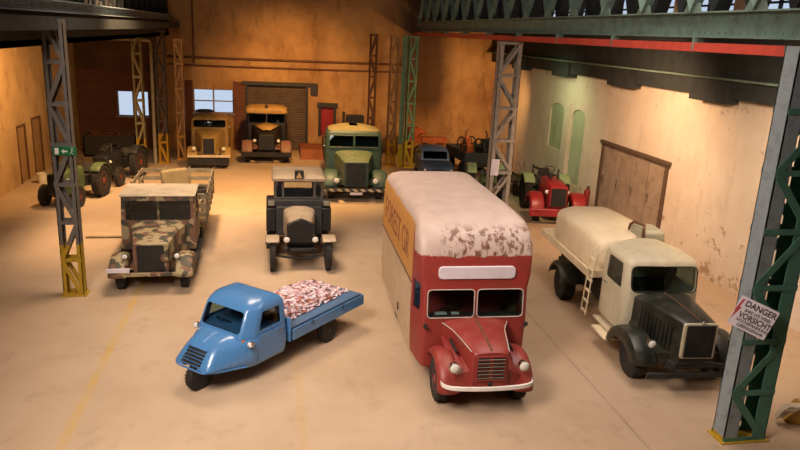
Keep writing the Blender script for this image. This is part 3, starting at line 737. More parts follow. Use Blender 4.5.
# ================================================================== old grey road tractor
def oldtruck():
    t = thing('vintage_truck', 'small black vintage truck with tan bonnet and boxy windowed cab', 'truck', (.88, 19.75, 0), 0)
    gm = paint('tan_grey', 'a8947c', '6a5846', .35, .5); bk = M['dark']
    rings = [cabring(z, w, 1.7, 3.25, .04, .04) for z, w in ((.6, .76), (1.5, .78), (1.84, .78), (2.36, .76), (2.4, .76))]
    ws = lambda: MB().prism(rrect(-.46, .46, 1.84, 2.32, .02), 'y', 1.4, 1.9)
    q = [(lambda a=a, b=b: MB().prism(rrect(a, b, 1.84, 2.32, .02), 'y', 1.4, 1.9)) for a, b in ((-.7, -.53), (.53, .7))]
    sd = [(lambda s=s, y=y: MB().prism(rrect(y, y+.6, 1.75, 2.3, .03), 'x', min(s*.6, s*.95), max(s*.6, s*.95))) for s in (-1, 1) for y in (1.82, 2.55)]
    rw = lambda: MB().prism(rrect(-.5, .5, 1.8, 2.3, .03), 'y', 3.1, 3.4)
    shell('cab', rings, paint('cab_grey', '56504a', '7c6a54', .4, .55), t, [ws] + q + sd + [rw], .035)
    for c in [ws] + q: pane('windscreen', rings, M['winglass'], t, c)
    for c in sd: pane('side_window', rings, M['winglass'], t, c)
    pane('rear_window', rings, M['winglass'], t, rw)
    MB().loft([cabring(2.38, .84, 1.55, 3.35, .12, .12), cabring(2.46, .85, 1.54, 3.36, .12, .12), cabring(2.53, .78, 1.64, 3.28, .12, .12), cabring(2.56, .5, 1.9, 3.0, .12, .12)]).build('roof', gm, t, smooth=60)
    o = MB().box(-.14, .14, 1.52, 1.66, 2.46, 2.72).build('roof_sign', M['black'], t, bevel=.01)
    MB().prism([(-.1, 2.49), (.1, 2.49), (0, 2.68)], 'y', 1.505, 1.52).build('triangle', M['yellow'], o)
    MB().box(-.98, .98, 1.45, 1.75, 1.62, 1.8).build('cowl_shelf', bk, t, bevel=.02)
    for s in (-1, 1): MB().box(s*.86-.1, s*.86+.1, 1.4, 1.45, 1.62, 1.78).build('side_lamp', M['grey'], t, bevel=.02)
    MB().box(-.72, .72, 1.3, 1.7, .7, 1.62).build('scuttle', bk, t, bevel=.03)
    for s in (-1, 1): MB().box(s*.86-.16, s*.86+.16, 1.45, 3.2, .75, 1.55).build('side_box', M['black'], t, bevel=.05)
    hood(t, [(.12, .34, .32, .8, 1.32, 1.46), (.2, .35, .34, .8, 1.36, 1.5), (.8, .42, .42, .8, 1.42, 1.56), (1.35, .5, .5, .8, 1.48, 1.64)], gm)
    MB().prism(rpoly([(-.4, .68), (.4, .68), (.42, 1.4), (0, 1.58), (-.42, 1.4)], .08), 'y', .0, .14).build('radiator_shell', M['black'], t, bevel=.02)
    bars(t, -.33, .33, -.01, .75, 1.36, 12, M['chassis'])
    for s in (-1, 1):
        MB().fender(s*.83, 0, .5, lambda a: .53 + .12*max(0, a-100)/80, [(-.2, 0), (-.19, .03), (.19, .03), (.2, 0)], 55, 170, 12).build('fender', gm, t, solid=.02, label='flat tan front mudguard')
        headlight(t, s*.42, -.12, .98, .1, M['chrome'])
        wheel(t, s*.82, 0, .47, .17, gm, rr=.62); wheel(t, s*.82, 3.0, .52, .24)
        MB().box(s*.85-.16, s*.85+.16, .6, 2.4, .48, .52).build('running_board', M['black'], t)
    MB().tube([(-.75, -.02, .47), (-.3, -.02, .38), (.3, -.02, .38), (.75, -.02, .47)], .035, 8).box(-.5, .5, -.15, -.1, .62, .68).build('front_axle', M['chassis'], t)
    chassis(t, .36, -.15, 4.2, .62, [(3.0, .52)], .74)
    MB().box(-.36, .36, .0, 1.3, .5, .85).build('engine_tray', M['chassis'], t)
    steering(t, .3, 2.05, 1.7, .2); bench(t, -.6, .6, 2.5, 2.95, 1.2, M['darkseat'], .4)
    return t
oldtruck()

# ================================================================== tractors
def tractor(label, loc, rz, body, rimm, fend, rr=.62, fr=.36, front_fender=None):
    t = thing('tractor', label, 'tractor', loc, rz)
    hood(t, [(-.35, .3, .28, .55, 1.2, 1.3), (-.28, .34, .32, .5, 1.25, 1.36), (.4, .36, .34, .5, 1.28, 1.4), (1.15, .36, .34, .55, 1.28, 1.4)], body)
    MB().prism(rrect(-.31, .31, .58, 1.3, .08), 'y', -.4, -.34).build('radiator_shell', front_fender or M['black'], t, bevel=.02)
    MB().prism(rrect(-.26, .26, .62, 1.25, .05), 'y', -.42, -.4).build('radiator_core', M['black'], t)
    bars(t, -.25, .25, -.425, .64, 1.23, 9, M['dark'])
    MB().box(-.3, .3, .9, 2.1, .5, .95).box(-.22, .22, -.3, 1.3, .4, .62).build('transmission', M['dark'], t, bevel=.05)
    MB().tube([(-.66, 0, fr), (-.2, 0, fr+.12), (.2, 0, fr+.12), (.66, 0, fr)], .04, 8).build('front_axle', M['dark'], t)
    MB().tube([(-.6, 1.9, rr), (.6, 1.9, rr)], .08, 8).build('rear_axle', M['dark'], t)
    for s in (-1, 1):
        wheel(t, s*.66, 0, fr, .16, rimm, rr=.6)
        wheel(t, s*.68, 1.9, rr, .3, rimm, rr=.74)
        MB().fender(s*.66, 1.9, rr, rr+.07, DOME(.2, .04, .01), 40, 170, 14).build('mudguard', fend, t, solid=.02)
        headlight(t, s*.36, -.15, 1.08, .08)
        if front_fender: MB().fender(s*.72, 0, fr, fr+.18, DOME(.25, .14, .03), 5, 165, 14).build('front_mudguard', front_fender, t, solid=.02)
    MB().tube([(.12, .5, 1.35), (.12, .5, 1.75)], .035, 8).build('exhaust', M['dark'], t)
    MB().lathe([(.05, 1.4), (.08, 1.45), (.08, 1.6), (0, 1.62)], (-.12, .6, 0), 'z', 12).build('air_filter', M['dark'], t)
    MB().prism(rpoly([(1.75, 1.0), (2.15, .98), (2.3, 1.3), (2.24, 1.32), (2.1, 1.06), (1.75, 1.06)], .03), 'x', -.24, .24).tube([(0, 2.0, .8), (0, 2.0, 1.0)], .04, 8).build('seat', M['dark'], t, bevel=.02)
    steering(t, 0, 1.45, 1.55, .21, 50)
    return t
tractor('green tractor with dark red wheels half hidden behind the front left lattice post', (-7.85, 27.45, 0), -12, M['tgreen'], M['wheelred'], M['tgreen'], .66, .4)
tractor('dark tractor with bright rust-red wheels behind the green tractor', (-7.1, 31.2, 0), -14, M['black'], M['wheelred'], M['dark'], .72, .42)
tractor('tractor half hidden by the notice column, behind and left of the red tractor', (8.9, 26.7, 0), -14, M['tgreen'], M['dark'], M['pale'], .8, .4)
t = tractor('red tractor with red front wings and pale green rear mudguards near the right wall', (11.2, 25.1, 0), -10, M['tractorred'], M['dark'], M['pale'], .62, .42, M['tractorred'])
t.scale = (1.15, 1.15, 1.15); MB().box(-1.0, 1.0, -.62, -.5, .3, .58).build('bumper', M['tractorred'], t, bevel=.04)
MB().box(-.42, -.05, 1.25, 1.3, 1.35, 1.65).build('instrument_box', M['black'], t, bevel=.02)

# ================================================================== blue car and machinery at the back
def car():
    t = thing('blue_car', 'small dark blue rounded car parked behind the removal van', 'car', (8.0, 32.2, 0), -5)
    bm_ = paint('car_blue', '3c4c66', '5c5a5c', .35, .4)
    low = [cabring(z, w, yf, yb, .3, .3) for z, w, yf, yb in ((.3, .72, -.5, 3.1), (.5, .8, -.6, 3.2), (.8, .82, -.55, 3.2), (.95, .78, -.3, 3.1), (1.02, .7, .2, 2.9))]
    MB().loft(low).build('body', bm_, t, smooth=60)
    gh = [cabring(z, w, yf, yb, .15, .2) for z, w, yf, yb in ((.98, .74, .55, 2.7), (1.1, .74, .62, 2.65), (1.42, .68, .85, 2.4), (1.52, .62, .98, 2.25), (1.58, .48, 1.15, 2.05), (1.6, .2, 1.4, 1.8))]
    ws = lambda: MB().prism(rrect(-.6, .6, 1.08, 1.42, .06), 'y', .2, 1.0)
    sd = [(lambda s=s: MB().prism(rrect(1.0, 2.2, 1.1, 1.4, .06), 'x', min(s*.5, s), max(s*.5, s))) for s in (-1, 1)]
    shell('cabin', gh, paint('car_roof', '7484a0', '8a8078', .35, .4), t, [ws] + sd, .03)
    pane('windscreen', gh, M['glassdark'], t, ws)
    for c in sd: pane('side_window', gh, M['glassdark'], t, c)
    for s in (-1, 1):
        headlight(t, s*.62, -.52, .72, .1)
        wheel(t, s*.68, .1, .31, .16); wheel(t, s*.68, 2.4, .31, .16)
    MB().box(-.75, .75, -.68, -.62, .38, .46).build('bumper', M['chrome'], t, bevel=.02)
    bars(t, -.3, .3, -.61, .5, .8, 7, M['dark'], False)
car()

t = thing('flat_trailer', 'dark flat trailer with low sides against the far right of the hall', 'trailer', (10.65, 33.2, 0), 5)
MB().box(-1.0, 1.0, 0, 3.0, .85, .95).box(-1.0, 1.0, -.02, .03, .95, 1.35).box(-1.0, 1.0, 2.97, 3.0, .95, 1.35).build('deck', paint('trailer_blue', '2e3238', '4c3c30', .4, .7), t)
for s in (-1, 1):
    MB().box(min(s*1.0, s*.96), max(s*1.0, s*.96), 0, 3.0, .95, 1.35).build('side_board', paint('trailer_blue', '2e3238'), t)
    wheel(t, s*.85, .6, .4, .2); wheel(t, s*.85, 2.4, .4, .2)
MB().box(-.4, .4, 0, 3, .6, .85).tube([(0, .1, .6), (0, -1.0, .5)], .04, 8).build('drawbar', M['chassis'], t)

def engine(label, loc, rz, mat, s=1.):
    t = thing('stationary_engine', label, 'engine', loc, rz)
    MB().box(-.35*s, .35*s, -.5*s, .5*s, 0, .12*s).build('base', M['darkwood'], t)
    MB().box(-.2*s, .2*s, -.35*s, .3*s, .12*s, .5*s).box(-.14*s, .14*s, -.1*s, .2*s, .5*s, .85*s).build('block', mat, t, bevel=.03)
    for x in (-.3*s, .3*s):
        mb = MB().tube([(x, math.cos(a)*.36*s, .5*s + math.sin(a)*.36*s) for a in [2*math.pi*k/24 for k in range(24)]], .035*s, 6, True)
        for k in range(5): a = 2*math.pi*k/5; mb.bar((x, 0, .5*s), (x, math.cos(a)*.35*s, .5*s+math.sin(a)*.35*s), .03*s, .03*s)
        mb.build('flywheel', M['dark'], t)
    MB().tube([(0, .1*s, .8*s), (0, .1*s, 1.1*s), (.1*s, .1*s, 1.2*s)], .04*s, 8).build('exhaust', M['rust'], t)
    return t
engine('orange stationary engine with dark flywheels standing on the dark flat trailer', (10.25, 35.0, .95), 20, M['orange'], 1.1)
engine('black stationary engine with upright exhaust on the near end of the flat trailer', (10.9, 33.9, .95), 200, M['black'], 1.2)
engine('rusty engine on the floor left of the flat trailer behind the blue car', (8.5, 37.6, 0), 60, M['rust'], 1.2)
t = thing('machine_bench', 'orange-brown steel machine bed by the back wall beyond the blue car', 'machine', (9.0, 39.3, 0), 0)
MB().box(-1.2, 1.2, -.35, .35, .9, 1.2).build('table', M['orange'], t, bevel=.03)
for x in (-.9, .9): MB().prism(rpoly([(-.35, 0), (.35, 0), (.2, .9), (-.2, .9)], .05), 'x', x-.15, x+.15).build('leg', M['rust'], t)
MB().box(-1.1, -.5, -.3, .3, 1.2, 1.75).lathe([(.2, 0), (.2, .25), (.1, .3), (.1, .5), (0, .5)], (-.5, 0, 1.5), 'x', 16).build('headstock', M['orange'], t, bevel=.03)
t = thing('hay_cart', 'low dark wooden cart loaded with scrap right of the column with the notice', 'cart', (12.0, 29.2, 0), 3)
MB().box(-.9, .9, 0, 2.4, .55, .62).build('deck', M['darkwood'], t)
for s in (-1, 1):
    for y in (.4, 2.0): wheel(t, s*.8, y, .35, .1, M['darkwood'], rr=.8)
    MB().bar((s*.88, 0, .62), (s*.88, 0, 1.1), .06, .06).bar((s*.88, 2.4, .62), (s*.88, 2.4, 1.1), .06, .06).bar((s*.88, 0, 1.0), (s*.88, 2.4, 1.0), .04, .1).build('side_rail', M['darkwood'], t)
t = thing('workshop_press', 'dark upright workshop press against the back wall behind the green lorry', 'machine', (5.0, 39.6, 0), 0)
MB().box(-.9, .9, -.2, .2, 1.7, 1.85).box(-.9, .9, -.2, .2, .9, 1.0).build('cross_beam', M['dark'], t)
for x in (-.85, 0, .85): MB().box(x-.06, x+.06, -.2, .2, 0, 2.5 if x else 2.2).build('upright', M['dark'], t)
MB().box(-.7, .3, -.25, .25, 1.85, 2.35).build('motor_box', M['dark'], t, bevel=.04)
MB().lathe([(.3, -.1), (.32, 0), (.3, .1), (.06, .1), (.06, -.1)], (.5, -.25, 1.4), 'y', 20).build('pulley', M['rust'], t)

t = thing('loading_ramp', 'low rust-brown wooden ramp on the floor beside the roller shutter', 'ramp', (2.45, 39.3, 0), 0)
MB().prism([(-1.3, 0), (1.3, 0), (1.3, .5), (-.9, .5)], 'x', -.75, .75).build('deck', paint('ramp_brown', '8a4e30', '5a3420', .4, .8), t)
for x in (-.78, .78): MB().prism([(-1.32, 0), (1.32, 0), (1.32, .58), (-.9, .58)], 'x', x-.03, x+.03).build('side_rail', M['rust'], t)
t = thing('scrap_bin', 'dark open bin of metal scrap standing on the floor by the brick wall', 'bin', (-8.3, 38.6, 0), 0)
MB().box(-1.3, 1.3, -.6, .6, 0, .08).box(-1.3, 1.3, -.6, -.55, 0, 1.1).box(-1.3, 1.3, .55, .6, 0, 1.1).box(-1.3, -1.25, -.6, .6, 0, 1.1).box(1.25, 1.3, -.6, .6, 0, 1.1).build('shell', M['dark'], t)
mb = MB()
for k in range(30):
    a = Vector((random.uniform(-1.1, 1.1), random.uniform(-.4, .4), 1.0)); mb.bar(a, a + Vector((random.uniform(-.4, .4), random.uniform(-.1, .1), random.uniform(.05, .4))), .04, .06)
mb.box(-1.2, 1.2, -.5, .5, .5, 1.0).build('scrap', M['rust'], t)['kind'] = 'stuff'

# ================================================================== small things
t = thing('bucket', 'small white bucket on the floor against the left wall', 'bucket', (-9.75, 31.5, 0))
MB().lathe([(.0, .01), (.16, 0), (.2, .42), (.215, .42), (.215, .44), (.195, .44), (.155, .03), (0, .03)], axis='z', n=20).build('pail', M['white'], t)
MB().tube([(-.2*math.cos(a), 0, .42 + .02 - .16*math.sin(a)*-1) for a in [math.pi*k/10 for k in range(11)]], .008, 6).build('handle', M['dark'], t)
t = thing('fire_extinguisher', 'red fire extinguisher standing by the white right wall', 'fire extinguisher', (13.3, 26.7, .0), 90); t.scale = (.85, .85, .85)
MB().lathe([(0, .3), (.13, .3), (.15, .36), (.15, 1.0), (.12, 1.1), (.05, 1.15), (.04, 1.2), (0, 1.2)], axis='z', n=20).build('cylinder', M['tractorred'], t)
MB().box(-.02, .02, -.12, .04, 1.2, 1.24).box(-.02, .02, -.12, .02, 1.26, 1.29).tube([(0, 0, 1.2), (0, -.14, 1.15), (0, -.17, .8)], .015, 6).build('valve', M['black'], t)
MB().box(-.16, .16, .0, .16, .22, .3).box(-.12, .12, -.14, .0, .27, .3).box(-.1, -.06, -.0, .05, 0, .25).box(.06, .1, 0, .05, 0, .25).build('stand', M['dark'], t)
a = MB().box(-.7, .7, -.07, .07, 0, .05).build('wooden_plank', M['wood'], bevel=.005); a.location = (-5.3, 23.2, 0.002); tag(a, 'thin brown plank lying on the floor left of the camouflage lorry', 'plank')
# cream mudguard with yellow panel, bottom right
t = thing('detached_mudguard', 'cream curved mudguard with yellow panel on the floor at lower right', 'mudguard', (10.3, 10.0, 0), -28)
MB().loft([[(x, -.08, z-.02), (x, .1, z-.02), (x, .1, z+.05), (x, -.08, z+.05)] for x, z in ((-.7, .12), (-.62, .3), (-.5, .4), (-.3, .43), (0, .4), (.6, .34), (1.3, .3))]).build('rim', paint('cream_guard', 'd8c8b4', '9a8468', .3, .5), t, bevel=.02)
MB().prism(rpoly([(-.55, 0), (1.3, 0), (1.3, .28), (-.3, .38)], .05), 'y', .1, .5).build('yellow_panel', paint('yellow_old', 'b08c3c', '6a5020', .4, .6), t, bevel=.02)
mb = MB()
for k in range(7): mb.tube([(-.66+k*.03, -.09, .16+k*.03), (-.6+k*.035, -.1, .38+.005*k)], .012, 6)
mb.build('bristles', paint('cream_guard', 'd8c8b4'), t)

# ================================================================== lattice posts
def column(label, x, y, w, d, h, leg, mat, cat='column', group=None, bay=1.2, brace=None, bw=.1, rz=0., leg2=None):
    t = thing('lattice_column', label, cat, (x, y, 0), rz, group)
    for s in (-1, 1):
        mb = MB(); cx = s*(w/2 - leg/2)
        mb.box(cx-leg/2, cx+leg/2, -d/2, -d/2+.02, 0, h).box(cx-leg/2, cx+leg/2, d/2-.02, d/2, 0, h)
        ex = s*(w/2) ; mb.box(min(ex, ex-s*.02), max(ex, ex-s*.02), -d/2, d/2, 0, h)
        n = int(h/.25)
        for k in range(n):
            for q in (-1, 1): mb.lathe([(.012, -d/2-.008), (.012, -d/2+.001)], (cx + q*leg*.3, 0, .12+k*.25), 'y', 6)
        mb.build('post_leg', leg2 if (leg2 and s > 0) else mat, t)
    n = max(2, round(h/bay)); b = h/n; br = brace or mat
    mb = MB(); dg = MB()
    for k in range(n + 1):
        z = min(max(k*b, .05), h-.05)
        for yy in (-d/2-.005, d/2+.005): mb.box(-w/2, w/2, yy-.012, yy+.012, z-.05, z+.05)
    mb.build('batten', br, t)
    for k in range(n):
        a, c = (-1, 1) if k % 2 else (1, -1)
        for yy in (-d/2-.01, d/2+.01): dg.bar((a*(w/2-.05), yy, k*b+.04), (c*(w/2-.05), yy, (k+1)*b-.04), bw, .02, (0, 1, 0))
    dg.build('diagonal_brace', br, t)
    MB().box(-w/2-.06, w/2+.06, -d/2-.06, d/2+.06, 0, .03).build('base_plate', mat, t)
    return t
left_m = two_tone('post_left', 'b08c1c', '66605a', 1.45)
column('grey lattice column with yellow foot and green exit sign', -5.05, 18.1, .5, .3, 6.95, .1, left_m, bay=.98)
rp_ = two_tone('post_right', 'b8961e', '8a969c', .16)
column('thick blue-grey lattice column in the right foreground with danger sign', 8.62, 9.98, .86, .34, 7.1, .27, rp_, bay=.98, brace=M['teal'], bw=.13, leg2=M['teal'])
column('grey-brown lattice column with paper notice behind the removal van', 8.22, 23.6, .84, .34, 6.9, .16, two_tone('post_mid', '9a8440', '94897e', .5), bay=1.15)
column('green lattice column with yellow foot beside the orange one at the back', 7.33, 36.1, .5, .3, 6.9, .09, two_tone('post_back', 'd8bc28', '7ea078', 1.5), bay=1.15)
column('ochre lattice column just left of the green column at the back', 6.42, 36.5, .48, .3, 6.9, .1, two_tone('post_back2', 'e0ac20', 'bc8a54', 1.5), bay=1.15)
column('thin brown lattice column close to the back wall behind the green lorry', 5.6, 38.6, .42, .3, 6.9, .08, M['brass'], bay=1.15)
column('tan lattice column with yellow foot beside the vertical pipe, far left', -6.22, 35.2, .46, .3, 6.6, .08, two_tone('post_bl', 'b08a18', '8a8062', 1.5), bay=1.15)
column('dark lattice column with yellow foot right of the vertical pipe', -5.35, 36.4, .5, .3, 6.6, .1, two_tone('post_bl2', 'b88a1c', '4e4640', 1.6), bay=1.15)
column('bright ochre lattice column nearest the yellow lorry at the back', -4.6, 37.5, .46, .3, 6.2, .09, two_tone('post_bl3', 'd09a4c', 'c4945c', 1.5), bay=1.15)
# solid green stanchion between the back columns
a = MB().box(-.09, .09, -.1, .1, 0, 6.9).box(-.13, .13, -.12, -.1, 0, 6.9).build('steel_stanchion', two_tone('stanchion', 'd8c030', '6c9070', 1.3)); a.location = (6.88, 36.2, 0); tag(a, 'narrow solid green stanchion between the back lattice columns', 'column')

# ================================================================== signs
def text_mesh(body, size, mat, parent, mw, name='lettering', sx=1., ext=.001, align='CENTER'):
    cu = bpy.data.curves.new(name, 'FONT'); cu.body = body; cu.size = size; cu.extrude = ext; cu.offset = size*.03; cu.align_x = align
    o = bpy.data.objects.new(name, cu); COL.objects.link(o)
    me = bpy.data.meshes.new_from_object(o.evaluated_get(bpy.context.evaluated_depsgraph_get())); bpy.data.objects.remove(o)
    me.materials.clear(); me.materials.append(mat)
    o = bpy.data.objects.new(name, me); COL.objects.link(o); o.parent = parent
    o.matrix_local = mw @ Matrix.Diagonal((sx, 1, 1, 1)); return o
t = thing('danger_sign', 'tilted white danger sign wired to the right foreground column', 'sign', (8.22, 9.72, 2.54))
t.rotation_euler = (R(-6), R(17), R(-40))
MB().prism(rrect(-.32, .32, -.28, .28, .02), 'y', -.006, .006).build('plate', M['signwhite'], t)
fx = Matrix.Rotation(R(90), 4, 'X')
for s, z, sz, sx in (('DANGER', .13, .15, .86), ('BARE LIVE WIRES', .035, .08, .72), ('VORSICHT', -.09, .145, .78), ('HOCHSPANNUNG', -.165, .078, .82), ('LEBENSGEFAHR', -.245, .075, .84)):
    text_mesh(s, sz, M['ink'], t, Matrix.Translation((.05, -.0075, z)) @ fx, sx=sx)
MB().prism([(-.28, .22), (-.24, .24), (-.27, .08), (-.235, .08), (-.31, -.2), (-.3, -.02), (-.32, -.02)], 'y', -.009, -.006).build('lightning_bolt', M['bolt'], t)
t = thing('exit_sign', 'green emergency exit sign with white arrow on the front left column', 'sign', (-4.97, 17.9, 3.83))
MB().box(-.27, .27, -.03, .03, -.11, .11).build('box', M['exitgreen'], t, bevel=.01)
wm = M['white']
MB().prism([(-.07, 0), (-.01, .055), (-.01, .02), (.07, .02), (.07, -.02), (-.01, -.02), (-.01, -.055)], 'y', -.036, -.03).build('arrow', wm, t)
MB().box(-.22, -.13, -.036, -.03, -.08, .08).build('door_symbol', wm, t)
MB().lathe([(.02, -.036), (.02, -.03)], (.18, 0, .065), 'y', 10).bar((.18, -.033, .045), (.16, -.033, -.02), .006, .03, (0,1,0)).bar((.16, -.033, -.01), (.2, -.033, -.08), .006, .02, (0,1,0)).bar((.16, -.033, -.01), (.12, -.033, -.07), .006, .02, (0,1,0)).bar((.17, -.033, .03), (.22, -.033, .0), .006, .015, (0,1,0)).build('running_figure', wm, t)
a = MB().box(-.15, .15, -.004, .004, -.3, .3).build('paper_notice', M['signwhite']); a.location = (7.98, 23.41, 2.5); a.rotation_euler = (0, R(2), 0); tag(a, 'blank white paper notice on the middle right column', 'notice')

# ================================================================== crane girders
def girder(label, x, y0, y1, z0, z1, mat, lat, side=-1, rivet=True, bay=1.1, top=2.0, lw=.2):
    t = thing('crane_girder', label, 'girder', (x, y0, 0))
    Ln = y1-y0
    mb = MB().box(-.012, .012, 0, Ln, z0, z1).box(-.2, .2, 0, Ln, z1, z1+.03).box(-.2, .2, 0, Ln, z0-.02, z0)
    if rivet:
        k = .3
        while k < Ln:
            for dz in (.08, z1-z0-.08):
                mb.lathe([(.022, side*.012), (.018, side*.026), (0, side*.028)], (0, k, z0+dz), 'x', 8)
            k += .22
    mb.build('bottom_chord', mat, t)
    n = int(Ln/bay); lt = MB()
    for k in range(n):
        a = k*bay
        for xx in (-.16,):
            lt.bar((xx, a, z1+.03), (xx, a+bay*.46, z1+top), .02, lw, (1, 0, 0)).bar((xx, a+bay, z1+.03), (xx, a+bay*.54, z1+top), .02, lw, (1, 0, 0))
    pl = lt
    for k in range(n+1): pl.prism([(k*bay-.3, z1+.03), (k*bay+.3, z1+.03), (k*bay+.2, z1+.2), (k*bay-.2, z1+.2)], 'x', -.19, -.17)
    lt.build('lattice_web', lat, t)
    MB().box(-.2, .2, 0, Ln, z1+top, z1+top+.3).build('top_chord', lat, t)
    if not rivet:
        for k in range(6): MB().box(-.9, -.2, 1+k*6.5, 1.1+k*6.5, z0, z0+.12).build('cross_tie', mat, t)
    return t
girder('riveted grey-green crane girder with open lattice along the right columns', 8.5, 5.5, 40.9, 7.22, 7.66, M['steelgreen'], M['steelgreen'], bay=1.9, lw=.2, top=1.5)
girder('dark second crane girder behind the riveted grey-green one', 9.6, 5.5, 40.9, 7.3, 7.6, M['steeldark'], M['steeldark'], rivet=False, bay=1.2, lw=.34, top=1.2)
girder('dark riveted crane girder over the left columns', -5.25, 5.5, 39.5, 7.12, 7.36, M['steelblue'], M['steeldark'], 1, bay=1.4)
t = thing('conductor_rail', 'bright red conductor rail slung under the right crane girder', 'rail', (8.28, 5.5, 0))
MB().box(-.02, .02, 0, 35.4, 6.95, 7.1).box(-.03, .03, 0, 35.4, 6.93, 6.96).build('rail', M['rail'], t)
for k in range(10): MB().box(-.025, .2, k*3.45+.4, k*3.45+.46, 6.92, 7.2).build('bracket', M['steelgreen'], t)
for x, y0, lab in ((-5.05, 18.1, 'dark longitudinal beam resting on the left lattice columns'), (8.62, 23.6, 'dark longitudinal beam under the right crane girder')):
    t = MB().box(-.16, .16, 5.5-y0, 40.9-y0, 6.6 if x < 0 else 6.72, 6.9).build('crane_beam', M['steeldark']); t.location = (x, y0, .22 if x > 0 else .1); tag(t, lab, 'beam')
# aisle beam on right wall
t = thing('wall_beam', 'dark steel beam with pale ledge running along the top of the right wall', 'beam', (13.2, 5.5, 0))
MB().box(-.05, .29, 0, 35.4, 5.62, 6.14).build('web', M['steeldark'], t)
MB().box(-.4, .3, 0, 35.4, 6.14, 6.2).build('ledge', M['steelgreen'], t)
MB().box(-.1, .0, 0, 35.4, 6.2, 7.45).build('upper_web', M['steeldark'], t)
for k in range(6): MB().box(-.18, .29, 1.5+k*5.6, 3.3+k*5.6, 5.45, 6.1).build('bracket', M['steeldark'], t)

# pipes
a = MB().tube([(-10.4, 36.6, 6.1), (-5.94, 36.6, 6.1), (-5.8, 36.55, 6.06), (-5.76, 36.5, 5.9), (-5.76, 36.2, .0)], .085, 10).build('steam_pipe', M['pipe']); tag(a, 'pale pipe crossing the left aisle then dropping to the floor', 'pipe')
a = MB().tube([(-10.38, 24.0, 6.1), (-10.38, 28.0, 5.9), (-10.38, 36.6, 5.9)], .03, 8).build('wall_conduit', M['pipe']); tag(a, 'thin pale conduit high along the left wall', 'conduit')
for z, lab, r in ((5.22, 'upper of two brown pipes along the back wall', .06), (4.78, 'lower of two brown pipes along the back wall', .045)):
    a = MB().tube([(-5.6, 40.88, z-.05), (8.5, 40.88, z)], r, 8).build('wall_pipe', M['brass']); tag(a, lab, 'pipe')
for x, lab in ((-4.2, 'brown drain pipe above the bright back window'), (-10.36, None)):
    if lab: a = MB().tube([(x, 40.88, 4.85), (x, 40.88, 8.8)], .05, 8).build('drain_pipe', M['brass']); tag(a, lab, 'pipe')
a = MB().tube([(-10.4, 27.6, 0), (-10.4, 27.6, 5.5)], .035, 8).build('drop_cable', M['black']); tag(a, 'dark vertical cable hanging down the left wall', 'cable')

# ================================================================== building
def wallmat(name, base, dark, stain, brick=None, scale=.35, top=None, speck=.4, soot=None, st=.55):
    m, nt, N, L, B = nodes(name)
    tc = N.new('ShaderNodeTexCoord'); v = tc.outputs['Object']
    n1 = noise(N, L, scale, 6, .6, vec=v); n2 = noise(N, L, 1.6, 6, .7, vec=v, stretch=(1, 1, .35)); n3 = noise(N, L, 5.5, 4, .7, vec=v)
    c = mix(N, L, step(N, L, n1, .35, .7), base, dark)
    c = mix(N, L, math_(N, L, 'MULTIPLY', step(N, L, n2, .52, .72), st), c, stain)
    c = mix(N, L, math_(N, L, 'MULTIPLY', step(N, L, n3, .66, .72), speck), c, stain)
    if st < .3:
        sq = N.new('ShaderNodeSeparateXYZ'); L.new(v, sq.inputs[0]); n5 = noise(N, L, 2.2, 7, .75, vec=v)
        k = math_(N, L, 'ADD', n5, math_(N, L, 'MULTIPLY', step(N, L, sq.outputs[2], 2.6, .2), .12))
        c = mix(N, L, math_(N, L, 'MULTIPLY', step(N, L, k, .66, .7), .7), c, '8a6a44')
        k = math_(N, L, 'ADD', n5, math_(N, L, 'MULTIPLY', step(N, L, sq.outputs[2], 4.6, 5.6), .1)); c = mix(N, L, math_(N, L, 'MULTIPLY', step(N, L, k, .66, .72), .5), c, '5c4c3e')
    if soot:
        sx = N.new('ShaderNodeSeparateXYZ'); L.new(v, sx.inputs[0])
        d = math_(N, L, 'ABSOLUTE', math_(N, L, 'ADD', sx.outputs[0], -soot[0])); d = math_(N, L, 'MULTIPLY_ADD', n1, 2.2, d); d = math_(N, L, 'MULTIPLY_ADD', n2, .8, d)
        k = math_(N, L, 'MULTIPLY', step(N, L, d, soot[1]+1.9, soot[1]+.9), step(N, L, sx.outputs[2], 1.6, 3.2)); c = mix(N, L, math_(N, L, 'MULTIPLY', k, .85), c, '3a241c')
    h = n3
    if brick:
        sp = N.new('ShaderNodeSeparateXYZ'); L.new(v, sp.inputs[0]); cb = N.new('ShaderNodeCombineXYZ')
        L.new(math_(N, L, 'ADD', sp.outputs[0], sp.outputs[1]), cb.inputs[0]); L.new(sp.outputs[2], cb.inputs[1])
        b = N.new('ShaderNodeTexBrick'); b.inputs['Scale'].default_value = 1.; b.inputs['Brick Width'].default_value = .26; b.inputs['Row Height'].default_value = .085; b.inputs['Mortar Size'].default_value = .01
        for i, q in enumerate(brick): b.inputs[i+1].default_value = lin(q)
        L.new(cb.outputs[0], b.inputs['Vector'])
        k = brick[3] if len(brick) > 3 else .0
        c = mix(N, L, .85, c, b.outputs['Color']) if True else c
        h = b.outputs['Fac']
    L.new(c, B.inputs['Base Color']); B.inputs['Roughness'].default_value = .9
    bump(N, L, B, h, .35, .03)
    return m
WR = wallmat('whitewashed_wall', 'dccdbc', 'c8b5a0', '7a6248', speck=.8, st=.22)
WL = wallmat('ochre_wall', 'c8a476', 'a8845a', '6a4428', speck=.2)
WB = wallmat('brown_plaster', 'be9766', '8f6844', '5a3824', scale=.5, speck=.2, soot=(9.0, 1.5))
BR = wallmat('soot_brick', '6a4030', '54302a', '3a241e', brick=('6e3e2c', '4f2c22', '7a5a48'))
BR2 = wallmat('sooty_plaster', '6a4a34', '4a3226', '2e201a', speck=.2)  # darker brown plaster above and below the brick panel
